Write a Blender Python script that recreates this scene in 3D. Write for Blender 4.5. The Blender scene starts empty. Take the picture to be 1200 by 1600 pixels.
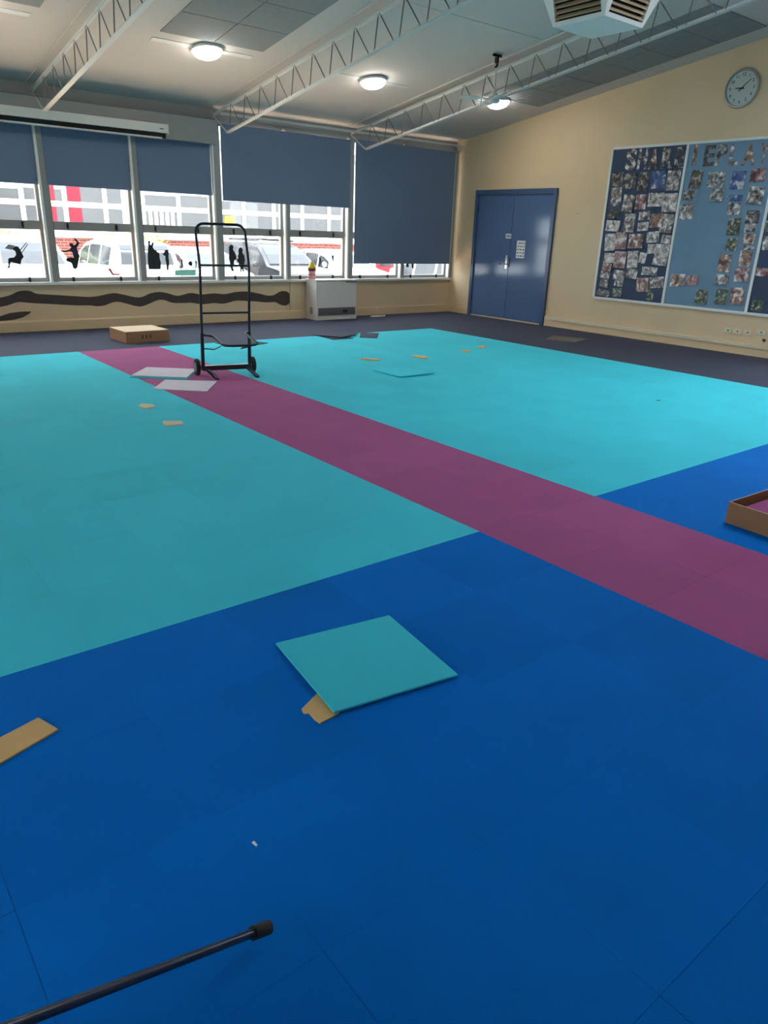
import bpy, bmesh, math, random
from mathutils import Matrix, Vector
random.seed(7)
scene = bpy.context.scene
col = scene.collection

# ------------------------------------------------------------------ camera, world, sun, exposure
cam_data = bpy.data.cameras.new('camera')
cam = bpy.data.objects.new('camera', cam_data)
col.objects.link(cam)
cam_data.sensor_fit = 'VERTICAL'
cam_data.sensor_height = 36.0
cam_data.lens = 1132.77 / 1600 * 36.0
cam_data.clip_start = 0.05
cam_data.clip_end = 300
RIGHT = (0.78323435, -0.62081324, 0.03368791)
UP = (0.19863438, 0.30121126, 0.93263935)
FWD = (0.58914204, 0.7237836, -0.35923385)
cam.matrix_world = Matrix(((RIGHT[0], UP[0], -FWD[0], 0.0),
                           (RIGHT[1], UP[1], -FWD[1], 0.0),
                           (RIGHT[2], UP[2], -FWD[2], 1.47),
                           (0, 0, 0, 1)))
scene.camera = cam

world = bpy.data.worlds.new('world')
scene.world = world
world.use_nodes = True
wn = world.node_tree.nodes['Background']
wn.inputs['Color'].default_value = (0.90, 0.95, 1.0, 1)
wn.inputs['Strength'].default_value = 5.0

sun_data = bpy.data.lights.new('sun', 'SUN')
sun_data.energy = 19.0
sun_data.color = (1.0, 0.93, 0.84)
sun_data.angle = math.radians(0.6)
sun = bpy.data.objects.new('sun', sun_data)
col.objects.link(sun)
sun.location = (0, -20, 30)
sun.rotation_euler = Vector((0.26, -0.055, -0.96)).to_track_quat('-Z', 'Y').to_euler()

scene.view_settings.view_transform = 'Standard'
scene.view_settings.look = 'None'
scene.view_settings.gamma = 1.0
scene.view_settings.use_curve_mapping = False
scene.view_settings.exposure = 0.93
LAMP_POWER = 20.0

# ------------------------------------------------------------------ helpers
def lin(r, g, b):
    def f(c):
        c /= 255.0
        return c / 12.92 if c <= 0.04045 else ((c + 0.055) / 1.055) ** 2.4
    return (f(r), f(g), f(b), 1.0)

MATS = {}
def mat(name, rgb, rough=0.6, metal=0.0, spec=0.5, var=0.0, vscale=6.0, bump=0.0, bscale=200.0,
        rand=0.0, sheen=0.0, emit=0.0):
    """plain procedural material: base colour, soft noise variation, fine bump"""
    m = bpy.data.materials.new(name)
    m.use_nodes = True
    nt = m.node_tree
    p = nt.nodes['Principled BSDF']
    c = lin(*rgb)
    p.inputs['Base Color'].default_value = c
    p.inputs['Roughness'].default_value = rough
    p.inputs['Metallic'].default_value = metal
    p.inputs['Specular IOR Level'].default_value = spec
    if sheen:
        p.inputs['Sheen Weight'].default_value = sheen
        p.inputs['Sheen Roughness'].default_value = 0.5
    if emit:
        p.inputs['Emission Color'].default_value = c
        p.inputs['Emission Strength'].default_value = emit
    tc = nt.nodes.new('ShaderNodeTexCoord')
    geo = nt.nodes.new('ShaderNodeNewGeometry')
    last = None
    if var or rand:
        hsv = nt.nodes.new('ShaderNodeHueSaturation')
        hsv.inputs['Color'].default_value = c
        val = nt.nodes.new('ShaderNodeMath'); val.operation = 'ADD'
        val.inputs[0].default_value = 1.0; val.inputs[1].default_value = 0.0
        if var:
            n = nt.nodes.new('ShaderNodeTexNoise')
            n.inputs['Scale'].default_value = vscale
            n.inputs['Detail'].default_value = 5.0
            nt.links.new(geo.outputs['Position'], n.inputs['Vector'])
            mr = nt.nodes.new('ShaderNodeMapRange')
            mr.inputs['From Min'].default_value = 0.25; mr.inputs['From Max'].default_value = 0.75
            mr.inputs['To Min'].default_value = 1.0 - var; mr.inputs['To Max'].default_value = 1.0 + var
            nt.links.new(n.outputs['Fac'], mr.inputs['Value'])
            nt.links.new(mr.outputs['Result'], val.inputs[0])
        if rand:
            oi = nt.nodes.new('ShaderNodeObjectInfo')
            mr2 = nt.nodes.new('ShaderNodeMapRange')
            mr2.inputs['To Min'].default_value = -rand; mr2.inputs['To Max'].default_value = rand
            nt.links.new(oi.outputs['Random'], mr2.inputs['Value'])
            nt.links.new(mr2.outputs['Result'], val.inputs[1])
        nt.links.new(val.outputs[0], hsv.inputs['Value'])
        nt.links.new(hsv.outputs['Color'], p.inputs['Base Color'])
    if bump:
        n2 = nt.nodes.new('ShaderNodeTexNoise')
        n2.inputs['Scale'].default_value = bscale
        n2.inputs['Detail'].default_value = 2.0
        nt.links.new(geo.outputs['Position'], n2.inputs['Vector'])
        b = nt.nodes.new('ShaderNodeBump')
        b.inputs['Strength'].default_value = bump
        b.inputs['Distance'].default_value = 0.004
        nt.links.new(n2.outputs['Fac'], b.inputs['Height'])
        nt.links.new(b.outputs['Normal'], p.inputs['Normal'])
    MATS[name] = m
    return m

class MB:
    """collects shapes into one mesh"""
    def __init__(self):
        self.v = []; self.f = []
    def add(self, vs, fs):
        o = len(self.v)
        self.v += [tuple(v) for v in vs]
        self.f += [tuple(i + o for i in f) for f in fs]
        return self
    def box(self, x0, x1, y0, y1, z0, z1):
        return self.add([(x0,y0,z0),(x1,y0,z0),(x1,y1,z0),(x0,y1,z0),(x0,y0,z1),(x1,y0,z1),(x1,y1,z1),(x0,y1,z1)],
                        [(0,3,2,1),(4,5,6,7),(0,1,5,4),(1,2,6,5),(2,3,7,6),(3,0,4,7)])
    def prism(self, pts, a, b, axis=1):
        """extrude a 2-D outline between a and b along axis (outline gives the two other axes in order)"""
        n = len(pts)
        def P(p, t):
            if axis == 0: return (t, p[0], p[1])
            if axis == 1: return (p[0], t, p[1])
            return (p[0], p[1], t)
        vs = [P(p, a) for p in pts] + [P(p, b) for p in pts]
        fs = [tuple(range(n)), tuple(range(2*n-1, n-1, -1))] + [(i, i+n, (i+1)%n+n, (i+1)%n) for i in range(n)]
        return self.add(vs, fs)
    def tube(self, path, r, n=10, closed=False, caps=True):
        path = [Vector(p) for p in path]
        k = len(path)
        rings = []
        prev = None
        for i, p in enumerate(path):
            if closed:
                t = path[(i+1) % k] - path[i-1]
            else:
                t = path[min(i+1, k-1)] - path[max(i-1, 0)]
            t.normalize()
            if prev is None:
                a = Vector((0,0,1)) if abs(t.z) < 0.9 else Vector((1,0,0))
                u = t.cross(a).normalized()
            else:
                u = (prev - t * prev.dot(t))
                u = u.normalized() if u.length > 1e-6 else t.orthogonal().normalized()
            prev = u
            w = t.cross(u)
            rr = r[i] if isinstance(r, (list, tuple)) else r
            rings.append([p + (u*math.cos(2*math.pi*j/n) + w*math.sin(2*math.pi*j/n)) * rr for j in range(n)])
        vs = [q for R in rings for q in R]
        fs = []
        for i in range(k if closed else k-1):
            a = i*n; b = ((i+1) % k)*n
            for j in range(n):
                fs.append((a+j, a+(j+1)%n, b+(j+1)%n, b+j))
        if caps and not closed:
            fs.append(tuple(range(n-1, -1, -1)))
            fs.append(tuple(range((k-1)*n, k*n)))
        return self.add(vs, fs)
    def lathe(self, prof, c=(0,0,0), axis='z', n=28):
        """revolve (radius, height) pairs"""
        vs = []; fs = []
        for (r, h) in prof:
            for j in range(n):
                a = 2*math.pi*j/n
                x, y = r*math.cos(a), r*math.sin(a)
                if axis == 'z': q = (c[0]+x, c[1]+y, c[2]+h)
                elif axis == 'x': q = (c[0]+h, c[1]+x, c[2]+y)
                else: q = (c[0]+x, c[1]+h, c[2]+y)
                vs.append(q)
        m = len(prof)
        for i in range(m-1):
            for j in range(n):
                fs.append((i*n+j, i*n+(j+1)%n, (i+1)*n+(j+1)%n, (i+1)*n+j))
        fs.append(tuple(range(n-1,-1,-1))); fs.append(tuple(range((m-1)*n, m*n)))
        return self.add(vs, fs)
    def mesh(self, name):
        me = bpy.data.meshes.new(name)
        me.from_pydata(self.v, [], self.f)
        me.validate()
        bm = bmesh.new(); bm.from_mesh(me)
        bmesh.ops.recalc_face_normals(bm, faces=bm.faces)
        bm.to_mesh(me); bm.free()
        return me
    def build(self, name, m, parent=None, smooth=False, bevel=0.0):
        me = self.mesh(name)
        return link(name, me, m, parent, smooth, bevel)

def link(name, me, m, parent=None, smooth=False, bevel=0.0):
    if m is not None and not me.materials:
        me.materials.append(MATS[m] if isinstance(m, str) else m)
    o = bpy.data.objects.new(name, me)
    col.objects.link(o)
    if parent is not None:
        o.parent = parent
    if smooth:
        for p in me.polygons: p.use_smooth = True
        try: me.set_sharp_from_angle(angle=math.radians(40))
        except Exception: pass
    if bevel:
        b = o.modifiers.new('bevel', 'BEVEL')
        b.width = bevel; b.segments = 2; b.limit_method = 'ANGLE'; b.angle_limit = math.radians(40)
    return o

def tag(o, label=None, cat=None, group=None, kind=None):
    if label: o['label'] = label
    if cat: o['category'] = cat
    if group: o['group'] = group
    if kind: o['kind'] = kind
    return o

def empty(name, loc=(0,0,0), rz=0.0, label=None, cat=None, group=None, kind=None):
    o = bpy.data.objects.new(name, None)
    o.empty_display_size = 0.1
    col.objects.link(o)
    o.location = loc; o.rotation_euler = (0, 0, rz)
    return tag(o, label, cat, group, kind)

def structure(name, mb, m, label=None, cat=None, parent=None, bevel=0.0):
    o = mb.build(name, m, parent, bevel=bevel)
    return tag(o, label, cat, kind='structure') if parent is None else o

# ------------------------------------------------------------------ materials
mat('turquoise_carpet', (60, 213, 232), 0.9, spec=0.15, var=0.05, vscale=2.2, bump=0.5, bscale=420, rand=0.03, sheen=0.05)
mat('purple_carpet', (174, 84, 142), 0.9, spec=0.15, var=0.06, vscale=3.0, bump=0.5, bscale=420, rand=0.04, sheen=0.06)
mat('blue_carpet', (0, 118, 212), 0.9, spec=0.08, var=0.07, vscale=2.2, bump=0.5, bscale=420, rand=0.05)
mat('navy_carpet', (54, 60, 82), 0.85, spec=0.2, var=0.06, vscale=3.0, bump=0.4, bscale=420, rand=0.03, sheen=0.06)
mat('slab', (60, 60, 62), 0.9, var=0.05)
mat('tile_backing', (224, 214, 226), 0.8, var=0.05, vscale=9)
mat('cream_wall', (224, 198, 160), 0.55, var=0.03, vscale=1.3, bump=0.08, bscale=90)
mat('cream_trim', (222, 196, 156), 0.45, var=0.03)
mat('duct_cream', (222, 210, 180), 0.45, var=0.02)
mat('ceiling_white', (210, 200, 193), 0.8, var=0.02, vscale=0.8)
mat('acoustic_grey', (142, 143, 142), 0.85, var=0.04, vscale=20)
mat('steel_white', (214, 214, 210), 0.45, var=0.02)
mat('header_grey', (150, 152, 150), 0.6, var=0.02)
mat('bulkhead_grey', (150, 153, 152), 0.5, var=0.02)
mat('lit_side_white', (236, 236, 232), 0.4, var=0.02)
mat('chair_red', (200, 40, 66), 0.5, var=0.03)
mat('mint_vinyl', (150, 224, 208), 0.5, var=0.03)
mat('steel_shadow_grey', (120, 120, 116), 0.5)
mat('frame_grey', (150, 150, 147), 0.45, var=0.02)
mat('white_paint', (232, 232, 226), 0.4, var=0.02)
mat('blind_blue', (110, 130, 158), 0.85, var=0.03, vscale=2.0, bump=0.1, bscale=500)
mat('door_blue', (84, 110, 150), 0.14, var=0.03, vscale=1.0)
mat('door_frame_blue', (68, 92, 128), 0.3, var=0.03)
mat('snake_brown', (72, 60, 56), 0.55, var=0.05, vscale=8)
mat('black_vinyl', (24, 24, 28), 0.5, var=0.05)
mat('blue_vinyl', (34, 44, 96), 0.5, var=0.05)
mat('grey_vinyl', (150, 150, 156), 0.5, var=0.05)
mat('black_tube', (26, 28, 32), 0.35, var=0.05, vscale=30)
mat('tube_sheen_blue', (58, 66, 84), 0.25, 0.3, var=0.05, vscale=30)
mat('black_rubber', (34, 33, 30), 0.75, var=0.08, vscale=60)
mat('dark_metal', (38, 38, 40), 0.45, 0.4, var=0.05)
mat('chrome', (200, 200, 204), 0.2, 1.0, var=0.02)
mat('cardboard', (162, 118, 82), 0.8, var=0.05, vscale=14, bump=0.1, bscale=140)
mat('cardboard_light', (224, 198, 166), 0.8, var=0.04, vscale=14)
mat('cardboard_edge', (214, 196, 168), 0.8, var=0.05, vscale=60)
mat('offcut_tan', (226, 182, 120), 0.8, var=0.05, vscale=12)
mat('offcut_pale', (224, 204, 172), 0.8, var=0.05, vscale=12)
mat('paper_white', (240, 240, 236), 0.7, var=0.02)
mat('heater_white', (214, 210, 206), 0.45, var=0.02)
mat('heater_grille', (110, 110, 112), 0.5, var=0.05)
mat('heater_dark', (40, 40, 42), 0.6, var=0.05)
mat('screen_white', (220, 220, 214), 0.4, var=0.02)
mat('slot_black', (14, 14, 15), 0.8, var=0.05)
mat('board_navy', (64, 78, 104), 0.9, var=0.04, vscale=5, bump=0.2, bscale=300)
mat('board_blue', (118, 148, 172), 0.9, var=0.04, vscale=5, bump=0.2, bscale=300)
mat('clock_rim', (176, 176, 168), 0.35, 0.2, var=0.02)
mat('clock_face', (190, 198, 192), 0.5, var=0.01)
mat('clock_ink', (28, 30, 30), 0.6, var=0.05)
mat('grille_tan', (196, 176, 146), 0.6, var=0.06, vscale=12)
mat('grille_dark', (44, 34, 26), 0.9, var=0.05)
mat('mat_olive', (118, 110, 98), 0.9, var=0.06, vscale=10)
mat('asphalt', (138, 132, 126), 0.9, var=0.06, vscale=1.5)
mat('bounce_concrete', (240, 214, 186), 0.85, var=0.04)
mat('kerb', (214, 212, 206), 0.85, var=0.05)
mat('facade_white', (238, 238, 234), 0.6, var=0.02)
mat('far_glass', (84, 86, 88), 0.15, var=0.10, vscale=2.0)
mat('far_blind', (196, 204, 220), 0.7, var=0.04, vscale=3)
mat('red_curtain', (140, 34, 52), 0.8, var=0.15, vscale=9)
mat('car_white', (206, 206, 206), 0.25, var=0.01)
mat('car_silver', (150, 156, 166), 0.25, 0.1, var=0.02)
mat('car_dark', (44, 46, 52), 0.25, 0.1, var=0.03)
mat('car_red', (150, 36, 48), 0.25, var=0.03)
mat('car_blue', (96, 140, 210), 0.25, var=0.03)
mat('car_glass', (46, 50, 56), 0.08, var=0.10, vscale=5)
mat('tyre', (34, 34, 34), 0.8, var=0.05)
mat('tail_red', (190, 30, 40), 0.2, var=0.02)
mat('leaf_green', (150, 170, 70), 0.7, var=0.2, vscale=9)
mat('bark', (96, 76, 56), 0.9, var=0.1, vscale=9)
mat('pencil_yellow', (222, 184, 40), 0.5, var=0.06)
mat('pencil_pink', (222, 164, 158), 0.5, var=0.06)
mat('pencil_maroon', (110, 44, 52), 0.5, var=0.06)
mat('plastic_cream', (222, 212, 184), 0.4, var=0.01)
mat('lamp_glow', (255, 252, 244), 0.4, emit=LAMP_POWER)
mat('roofing', (150, 152, 154), 0.6, var=0.05)

def opal_mat():
    m = bpy.data.materials.new('opal_glazing'); m.use_nodes = True
    nt = m.node_tree
    for n in list(nt.nodes): nt.nodes.remove(n)
    out = nt.nodes.new('ShaderNodeOutputMaterial')
    mix = nt.nodes.new('ShaderNodeMixShader'); mix.inputs[0].default_value = 0.2
    tr = nt.nodes.new('ShaderNodeBsdfTranslucent'); tr.inputs['Color'].default_value = (0.66, 0.70, 0.74, 1)
    di = nt.nodes.new('ShaderNodeBsdfDiffuse'); di.inputs['Color'].default_value = (0.85, 0.85, 0.85, 1)
    nt.links.new(tr.outputs[0], mix.inputs[1]); nt.links.new(di.outputs[0], mix.inputs[2])
    nt.links.new(mix.outputs[0], out.inputs[0])
    MATS['opal_glazing'] = m
opal_mat()

def brick_mat():
    m = bpy.data.materials.new('brick_red'); m.use_nodes = True
    nt = m.node_tree; p = nt.nodes['Principled BSDF']
    geo = nt.nodes.new('ShaderNodeNewGeometry')
    mp = nt.nodes.new('ShaderNodeMapping'); mp.inputs['Rotation'].default_value = (math.radians(90), 0, 0)
    b = nt.nodes.new('ShaderNodeTexBrick')
    b.inputs['Color1'].default_value = lin(134, 68, 60); b.inputs['Color2'].default_value = lin(112, 56, 50)
    b.inputs['Mortar'].default_value = lin(170, 140, 128)
    b.inputs['Scale'].default_value = 1.0; b.inputs['Brick Width'].default_value = 0.24
    b.inputs['Row Height'].default_value = 0.086; b.inputs['Mortar Size'].default_value = 0.006
    nt.links.new(geo.outputs['Position'], mp.inputs['Vector'])
    nt.links.new(mp.outputs['Vector'], b.inputs['Vector'])
    nt.links.new(b.outputs['Color'], p.inputs['Base Color'])
    p.inputs['Roughness'].default_value = 0.85
    MATS['brick_red'] = m
brick_mat()

def glass_mat():
    m = bpy.data.materials.new('window_glass'); m.use_nodes = True
    nt = m.node_tree
    for n in list(nt.nodes): nt.nodes.remove(n)
    out = nt.nodes.new('ShaderNodeOutputMaterial')
    mix = nt.nodes.new('ShaderNodeMixShader')
    tr = nt.nodes.new('ShaderNodeBsdfTransparent'); tr.inputs['Color'].default_value = (0.86, 0.88, 0.88, 1)
    gl = nt.nodes.new('ShaderNodeBsdfGlossy'); gl.inputs['Roughness'].default_value = 0.03
    lw = nt.nodes.new('ShaderNodeLayerWeight'); lw.inputs['Blend'].default_value = 0.5
    pw = nt.nodes.new('ShaderNodeMath'); pw.operation = 'POWER'; pw.inputs[1].default_value = 5.0
    ml = nt.nodes.new('ShaderNodeMath'); ml.operation = 'MULTIPLY_ADD'; ml.inputs[1].default_value = 0.55; ml.inputs[2].default_value = 0.03
    nt.links.new(lw.outputs['Facing'], pw.inputs[0]); nt.links.new(pw.outputs[0], ml.inputs[0])
    nt.links.new(ml.outputs[0], mix.inputs[0])
    nt.links.new(tr.outputs[0], mix.inputs[1]); nt.links.new(gl.outputs[0], mix.inputs[2])
    nt.links.new(mix.outputs[0], out.inputs[0])
    MATS['window_glass'] = m
glass_mat()

def photo_mat(name, a, b, c, d, scale):
    """printed photograph: blotches of four tones, different on every print"""
    m = bpy.data.materials.new(name); m.use_nodes = True
    nt = m.node_tree; p = nt.nodes['Principled BSDF']
    tc = nt.nodes.new('ShaderNodeTexCoord'); oi = nt.nodes.new('ShaderNodeObjectInfo')
    mul = nt.nodes.new('ShaderNodeMath'); mul.operation = 'MULTIPLY'; mul.inputs[1].default_value = 40.0
    nt.links.new(oi.outputs['Random'], mul.inputs[0])
    add = nt.nodes.new('ShaderNodeVectorMath'); add.operation = 'ADD'
    nt.links.new(tc.outputs['Object'], add.inputs[0]); nt.links.new(mul.outputs[0], add.inputs[1])
    n = nt.nodes.new('ShaderNodeTexNoise'); n.inputs['Scale'].default_value = scale
    n.inputs['Detail'].default_value = 3.0; n.inputs['Distortion'].default_value = 0.6
    nt.links.new(add.outputs[0], n.inputs['Vector'])
    r = nt.nodes.new('ShaderNodeValToRGB')
    els = r.color_ramp.elements
    els[0].position = 0.34; els[0].color = lin(*a)
    els[1].position = 0.66; els[1].color = lin(*d)
    e = els.new(0.46); e.color = lin(*b)
    e = els.new(0.56); e.color = lin(*c)
    nt.links.new(n.outputs['Fac'], r.inputs['Fac'])
    nt.links.new(r.outputs['Color'], p.inputs['Base Color'])
    p.inputs['Roughness'].default_value = 0.35
    MATS[name] = m
photo_mat('photo_grey', (44, 42, 44), (120, 114, 112), (180, 170, 166), (240, 236, 234), 15)
photo_mat('photo_pale', (96, 90, 92), (170, 160, 156), (206, 198, 194), (244, 240, 238), 15)
photo_mat('photo_warm', (58, 40, 36), (134, 104, 92), (176, 140, 126), (236, 226, 220), 13)
photo_mat('photo_green', (24, 34, 28), (56, 72, 52), (104, 112, 92), (190, 192, 176), 18)
photo_mat('photo_blue', (24, 44, 92), (36, 78, 150), (90, 110, 140), (200, 200, 204), 10)
photo_mat('photo_red', (76, 46, 50), (150, 104, 106), (178, 152, 150), (226, 216, 214), 12)
photo_mat('photo_dark', (24, 22, 24), (62, 58, 58), (98, 92, 90), (190, 186, 182), 14)

# ------------------------------------------------------------------ room shell
XL, XR, YB, YF = -4.6, 10.7, -4.5, 11.3
SL = 0.155
def zc(y):
    return 3.13 + SL * (YF - y) if y > 1.0 else 3.13 + SL * (YF - 1.0) - SL * (1.0 - y)

floor = structure('floor', MB().box(XL-0.2, XR+0.2, YB-0.2, YF+0.2, -0.30, -0.007), 'slab',
                  'carpet tiled hall floor in turquoise, purple, blue and navy zones', 'floor')

P = 0.505
X0, X1, X2 = 2.66, 3.67, 8.40            # purple strip, right edge of the turquoise
Y0, Y1 = 2.455, 9.25                     # blue / turquoise edge, turquoise / navy edge
def in_view(x, y):
    d = Vector((x, y, -1.47))
    cz = d.dot(Vector(FWD))
    if cz < 0.3: return False
    px = 600 + 1132.77 * d.dot(Vector(RIGHT)) / cz
    py = 800 - 1132.77 * d.dot(Vector(UP)) / cz
    return -90 < px < 1290 and py < 1760
tile_mesh = {}
def tile_shape(nm):
    g = 0.0002 / P; b = 0.0012 / P
    a0, a1 = -0.5 + g, 0.5 - g
    t0, t1 = a0 + b, a1 - b
    mb = MB().add([(a0,a0,-0.007),(a1,a0,-0.007),(a1,a1,-0.007),(a0,a1,-0.007),
                   (a0,a0,-0.0004),(a1,a0,-0.0004),(a1,a1,-0.0004),(a0,a1,-0.0004),
                   (t0,t0,0),(t1,t0,0),(t1,t1,0),(t0,t1,0)],
                  [(0,3,2,1),(0,1,5,4),(1,2,6,5),(2,3,7,6),(3,0,4,7),
                   (4,5,9,8),(5,6,10,9),(6,7,11,10),(7,4,8,11),(8,9,10,11)])
    me = mb.mesh(nm); me.materials.append(MATS[nm.replace('_tile', '')])
    return me
for k in ('turquoise', 'purple', 'blue', 'navy'):
    tile_mesh[k] = tile_shape(k + '_carpet_tile')
rest = {k: MB() for k in tile_mesh}
def lay(kind, xa, xb, ya, yb):
    cx, cy = (xa+xb)/2, (ya+yb)/2
    if in_view(cx, cy):
        o = bpy.data.objects.new(kind + '_carpet_tile', tile_mesh[kind])
        col.objects.link(o); o.parent = floor
        o.location = (cx, cy, random.uniform(-0.0003, 0.0))
        o.scale = (xb-xa, yb-ya, 1)
    else:
        rest[kind].box(xa+0.0007, xb-0.0007, ya+0.0007, yb-0.0007, -0.007, 0)
def cuts(a, b, start):
    """joint lines between a and b on the pitch grid through start"""
    k = math.ceil((a - start) / P - 1e-6)
    xs = [a]
    while start + k*P < b - 0.02:
        if start + k*P > a + 0.02: xs.append(start + k*P)
        k += 1
    return xs + [b]
def zone(kind, xa, xb, ya, yb, sx, sy):
    xs, ys = cuts(xa, xb, sx), cuts(ya, yb, sy)
    for i in range(len(xs)-1):
        for j in range(len(ys)-1):
            lay(kind, xs[i], xs[i+1], ys[j], ys[j+1])
zone('turquoise', XL, X0, Y0, Y1, X0, Y0)
zone('turquoise', X1, X2, Y0, Y1, X1, Y0)
zone('purple', X0, X1, YB, Y1, X0, Y0)
zone('blue', XL, X0, YB, Y0, X0, Y0)
zone('blue', X1, X2, YB, Y0, X1, Y0)
zone('navy', XL, XR, Y1, YF, X1, Y1)
zone('navy', X2, XR, YB, Y1, X2, Y0)
for k, mb in rest.items():
    if mb.v:
        o = mb.build(k + '_carpet_tiles', k + '_carpet', floor)
        o['kind'] = 'stuff'

# ceiling
def roof_piece(mb, xa, xb, ya, yb):
    ys_ = [yb] + ([1.0] if ya < 1.0 < yb else []) + [ya]
    return mb.prism([(y, zc(y)) for y in ys_] + [(y, zc(y)+0.2) for y in reversed(ys_)], xa, xb, 0)
SKX0, SKX1, SKY0, SKY1 = 5.6, 9.2, 1.1, 3.7            # opal roof light added out of view to brighten the floor at right
cm = MB()
roof_piece(cm, XL-0.3, SKX0, YB-0.3, YF+0.2)
roof_piece(cm, SKX1, XR+0.3, YB-0.3, YF+0.2)
roof_piece(cm, SKX0, SKX1, SKY1, YF+0.2)
roof_piece(cm, SKX0, SKX1, YB-0.3, SKY0)
ceiling = structure('ceiling', cm, 'ceiling_white', 'pale sloping ceiling rising away from the window wall', 'ceiling')
def slope_box(mb, xa, xb, ya, yb, d0, d1):
    """box hugging the sloping ceiling, from d0 to d1 below it"""
    return mb.add([(xa,ya,zc(ya)-d1),(xb,ya,zc(ya)-d1),(xb,yb,zc(yb)-d1),(xa,yb,zc(yb)-d1),
                   (xa,ya,zc(ya)-d0),(xb,ya,zc(ya)-d0),(xb,yb,zc(yb)-d0),(xa,yb,zc(yb)-d0)],
                  [(0,3,2,1),(4,5,6,7),(0,1,5,4),(1,2,6,5),(2,3,7,6),(3,0,4,7)])
for xa in (1.30, 3.86, 8.98):                        # grey acoustic panels between the trusses
    for i in range(2):
        for j in range(6):
            ya = 9.0 - 0.60*j
            slope_box(MB(), xa+0.655*i+0.006, xa+0.655*(i+1)-0.006, ya-0.588, ya, -0.01, 0.012).build('acoustic_panel', 'acoustic_grey', ceiling)
for xc in (0.5, 3.05, 5.6, 8.15):                    # cover strips over the trusses
    slope_box(MB(), xc-0.07, xc+0.07, 1.1, YF-0.02, -0.01, 0.012).build('cover_strip', 'ceiling_white', ceiling)
for xc in (1.93, 4.50, 7.03, 9.40):                  # battens beside the round lamps
    slope_box(MB(), xc-0.64, xc+0.64, 9.20, 9.30, -0.01, 0.006).build('batten', 'steel_white', ceiling)
for yj in (7.1, 4.6):                                # joint lines of the ceiling sheets
    slope_box(MB(), XL, XR, yj-0.012, yj+0.012, -0.01, 0.004).build('joint_strip', 'ceiling_white', ceiling)

# right wall with the added, unseen side door further along
DA, DB, DZ = 1.6, 3.6, 2.3
w = MB()
w.prism([(DB,-0.6),(YF+0.2,-0.6),(YF+0.2,zc(YF+0.2)+0.05),(DB,zc(DB)+0.05)], XR, XR+0.2, 0)
w.prism([(DA,DZ),(DB,DZ),(DB,zc(DB)+0.05),(DA,zc(DA)+0.05)], XR, XR+0.2, 0)
w.prism([(YB-0.2,-0.6),(DA,-0.6),(DA,zc(DA)+0.05),(1.0,zc(1.0)+0.05),(YB-0.2,zc(YB-0.2)+0.05)], XR, XR+0.2, 0)
wall_right = structure('wall_right', w, 'cream_wall', 'cream painted end wall with blue double door and pinboard', 'wall')
MB().box(XR-0.003, XR+0.01, 8.27, 8.31, 1.879, 1.889).build('scuff_mark', 'steel_shadow_grey', wall_right)

# left wall, out of frame, with one window added for daylight
LW = [(0.2,3.2)]
w = MB()
w.box(XL-0.2, XL, YB-0.2, YF+0.2, -0.6, 0.6)
w.prism([(YB-0.2,3.0),(YF+0.2,3.0),(YF+0.2,zc(YF+0.2)+0.05),(1.0,zc(1.0)+0.05),(YB-0.2,zc(YB-0.2)+0.05)], XL-0.2, XL, 0)
ys = [YB-0.2] + [v for ab in LW for v in ab] + [YF+0.2]
for i in range(0, len(ys), 2):
    w.box(XL-0.2, XL, ys[i], ys[i+1], 0.6, 3.0)
structure('wall_left', w, 'cream_wall', 'cream painted side wall with one wide added window', 'wall')
# back wall, behind the camera
structure('wall_back', MB().box(XL, XR, YB-0.2, YB, -0.6, zc(YB)+0.05), 'cream_wall', 'cream painted rear wall', 'wall')

# window wall: dado, header and bulkhead
w = MB().box(XL, XR, YF, YF+0.2, -0.6, 0.62)
wall_far = structure('wall_far', w, 'cream_wall', 'window wall with cream dado painted with brown snake', 'wall')
bulk = structure('trim_1', MB().box(XL, 5.56, 11.16, YF+0.03, 2.63, 2.96), 'bulkhead_grey', 'pale grey bulkhead panel above the left windows', 'bulkhead')
MB().box(XL, 5.56, 11.148, 11.168, 2.955, 2.968).build('shadow_line', 'steel_shadow_grey', bulk)  # dark strip stands in for the shadow line along the bulkhead top
structure('trim_30', MB().box(XL, XR, YF+0.02, YF+0.2, 2.95, zc(YF)+0.02).box(XL, 5.54, YF+0.03, YF+0.2, 2.62, 2.96), 'header_grey', 'pale header board between the blinds and the ceiling', 'header')
structure('trim_2', MB().tube([(5.62,11.10,3.045),(10.68,11.10,3.045)], 0.018), 'steel_white', 'thin white pipe along the top of the window wall', 'pipe')
structure('trim_3', MB().box(XL, 6.92, 11.24, YF+0.10, 0.625, 0.665).box(6.92, XR-0.005, 11.24, YF+0.10, 0.625, 0.665), 'white_paint', 'white window sill above the cream dado', 'sill', bevel=0.004)
structure('baseboard_far', MB().prism([(11.3,0.0),(11.275,0.0),(11.275,0.13),(11.288,0.15),(11.3,0.15)], XL, XR-0.02, 0), 'cream_trim', 'cream baseboard under the windows', 'baseboard')
structure('baseboard_right', MB().box(XR-0.018, XR, YF-0.6, YF-0.02, 0.0, 0.11).box(XR-0.018, XR, DB+0.06, 8.74, 0.0, 0.11), 'cream_trim', 'cream baseboard below the cable duct', 'baseboard')
structure('trim_4', MB().box(XR-0.035, XR, DB+0.06, 8.73, 0.112, 0.165), 'duct_cream', 'pale plastic cable duct along the foot of end wall', 'cable duct', bevel=0.004)
structure('trim_5', MB().box(6.90, 6.93, 11.27, 11.30, 0.15, 0.62), 'cream_trim', 'narrow cream cover strip beside the wall heater', 'cover strip')
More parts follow.
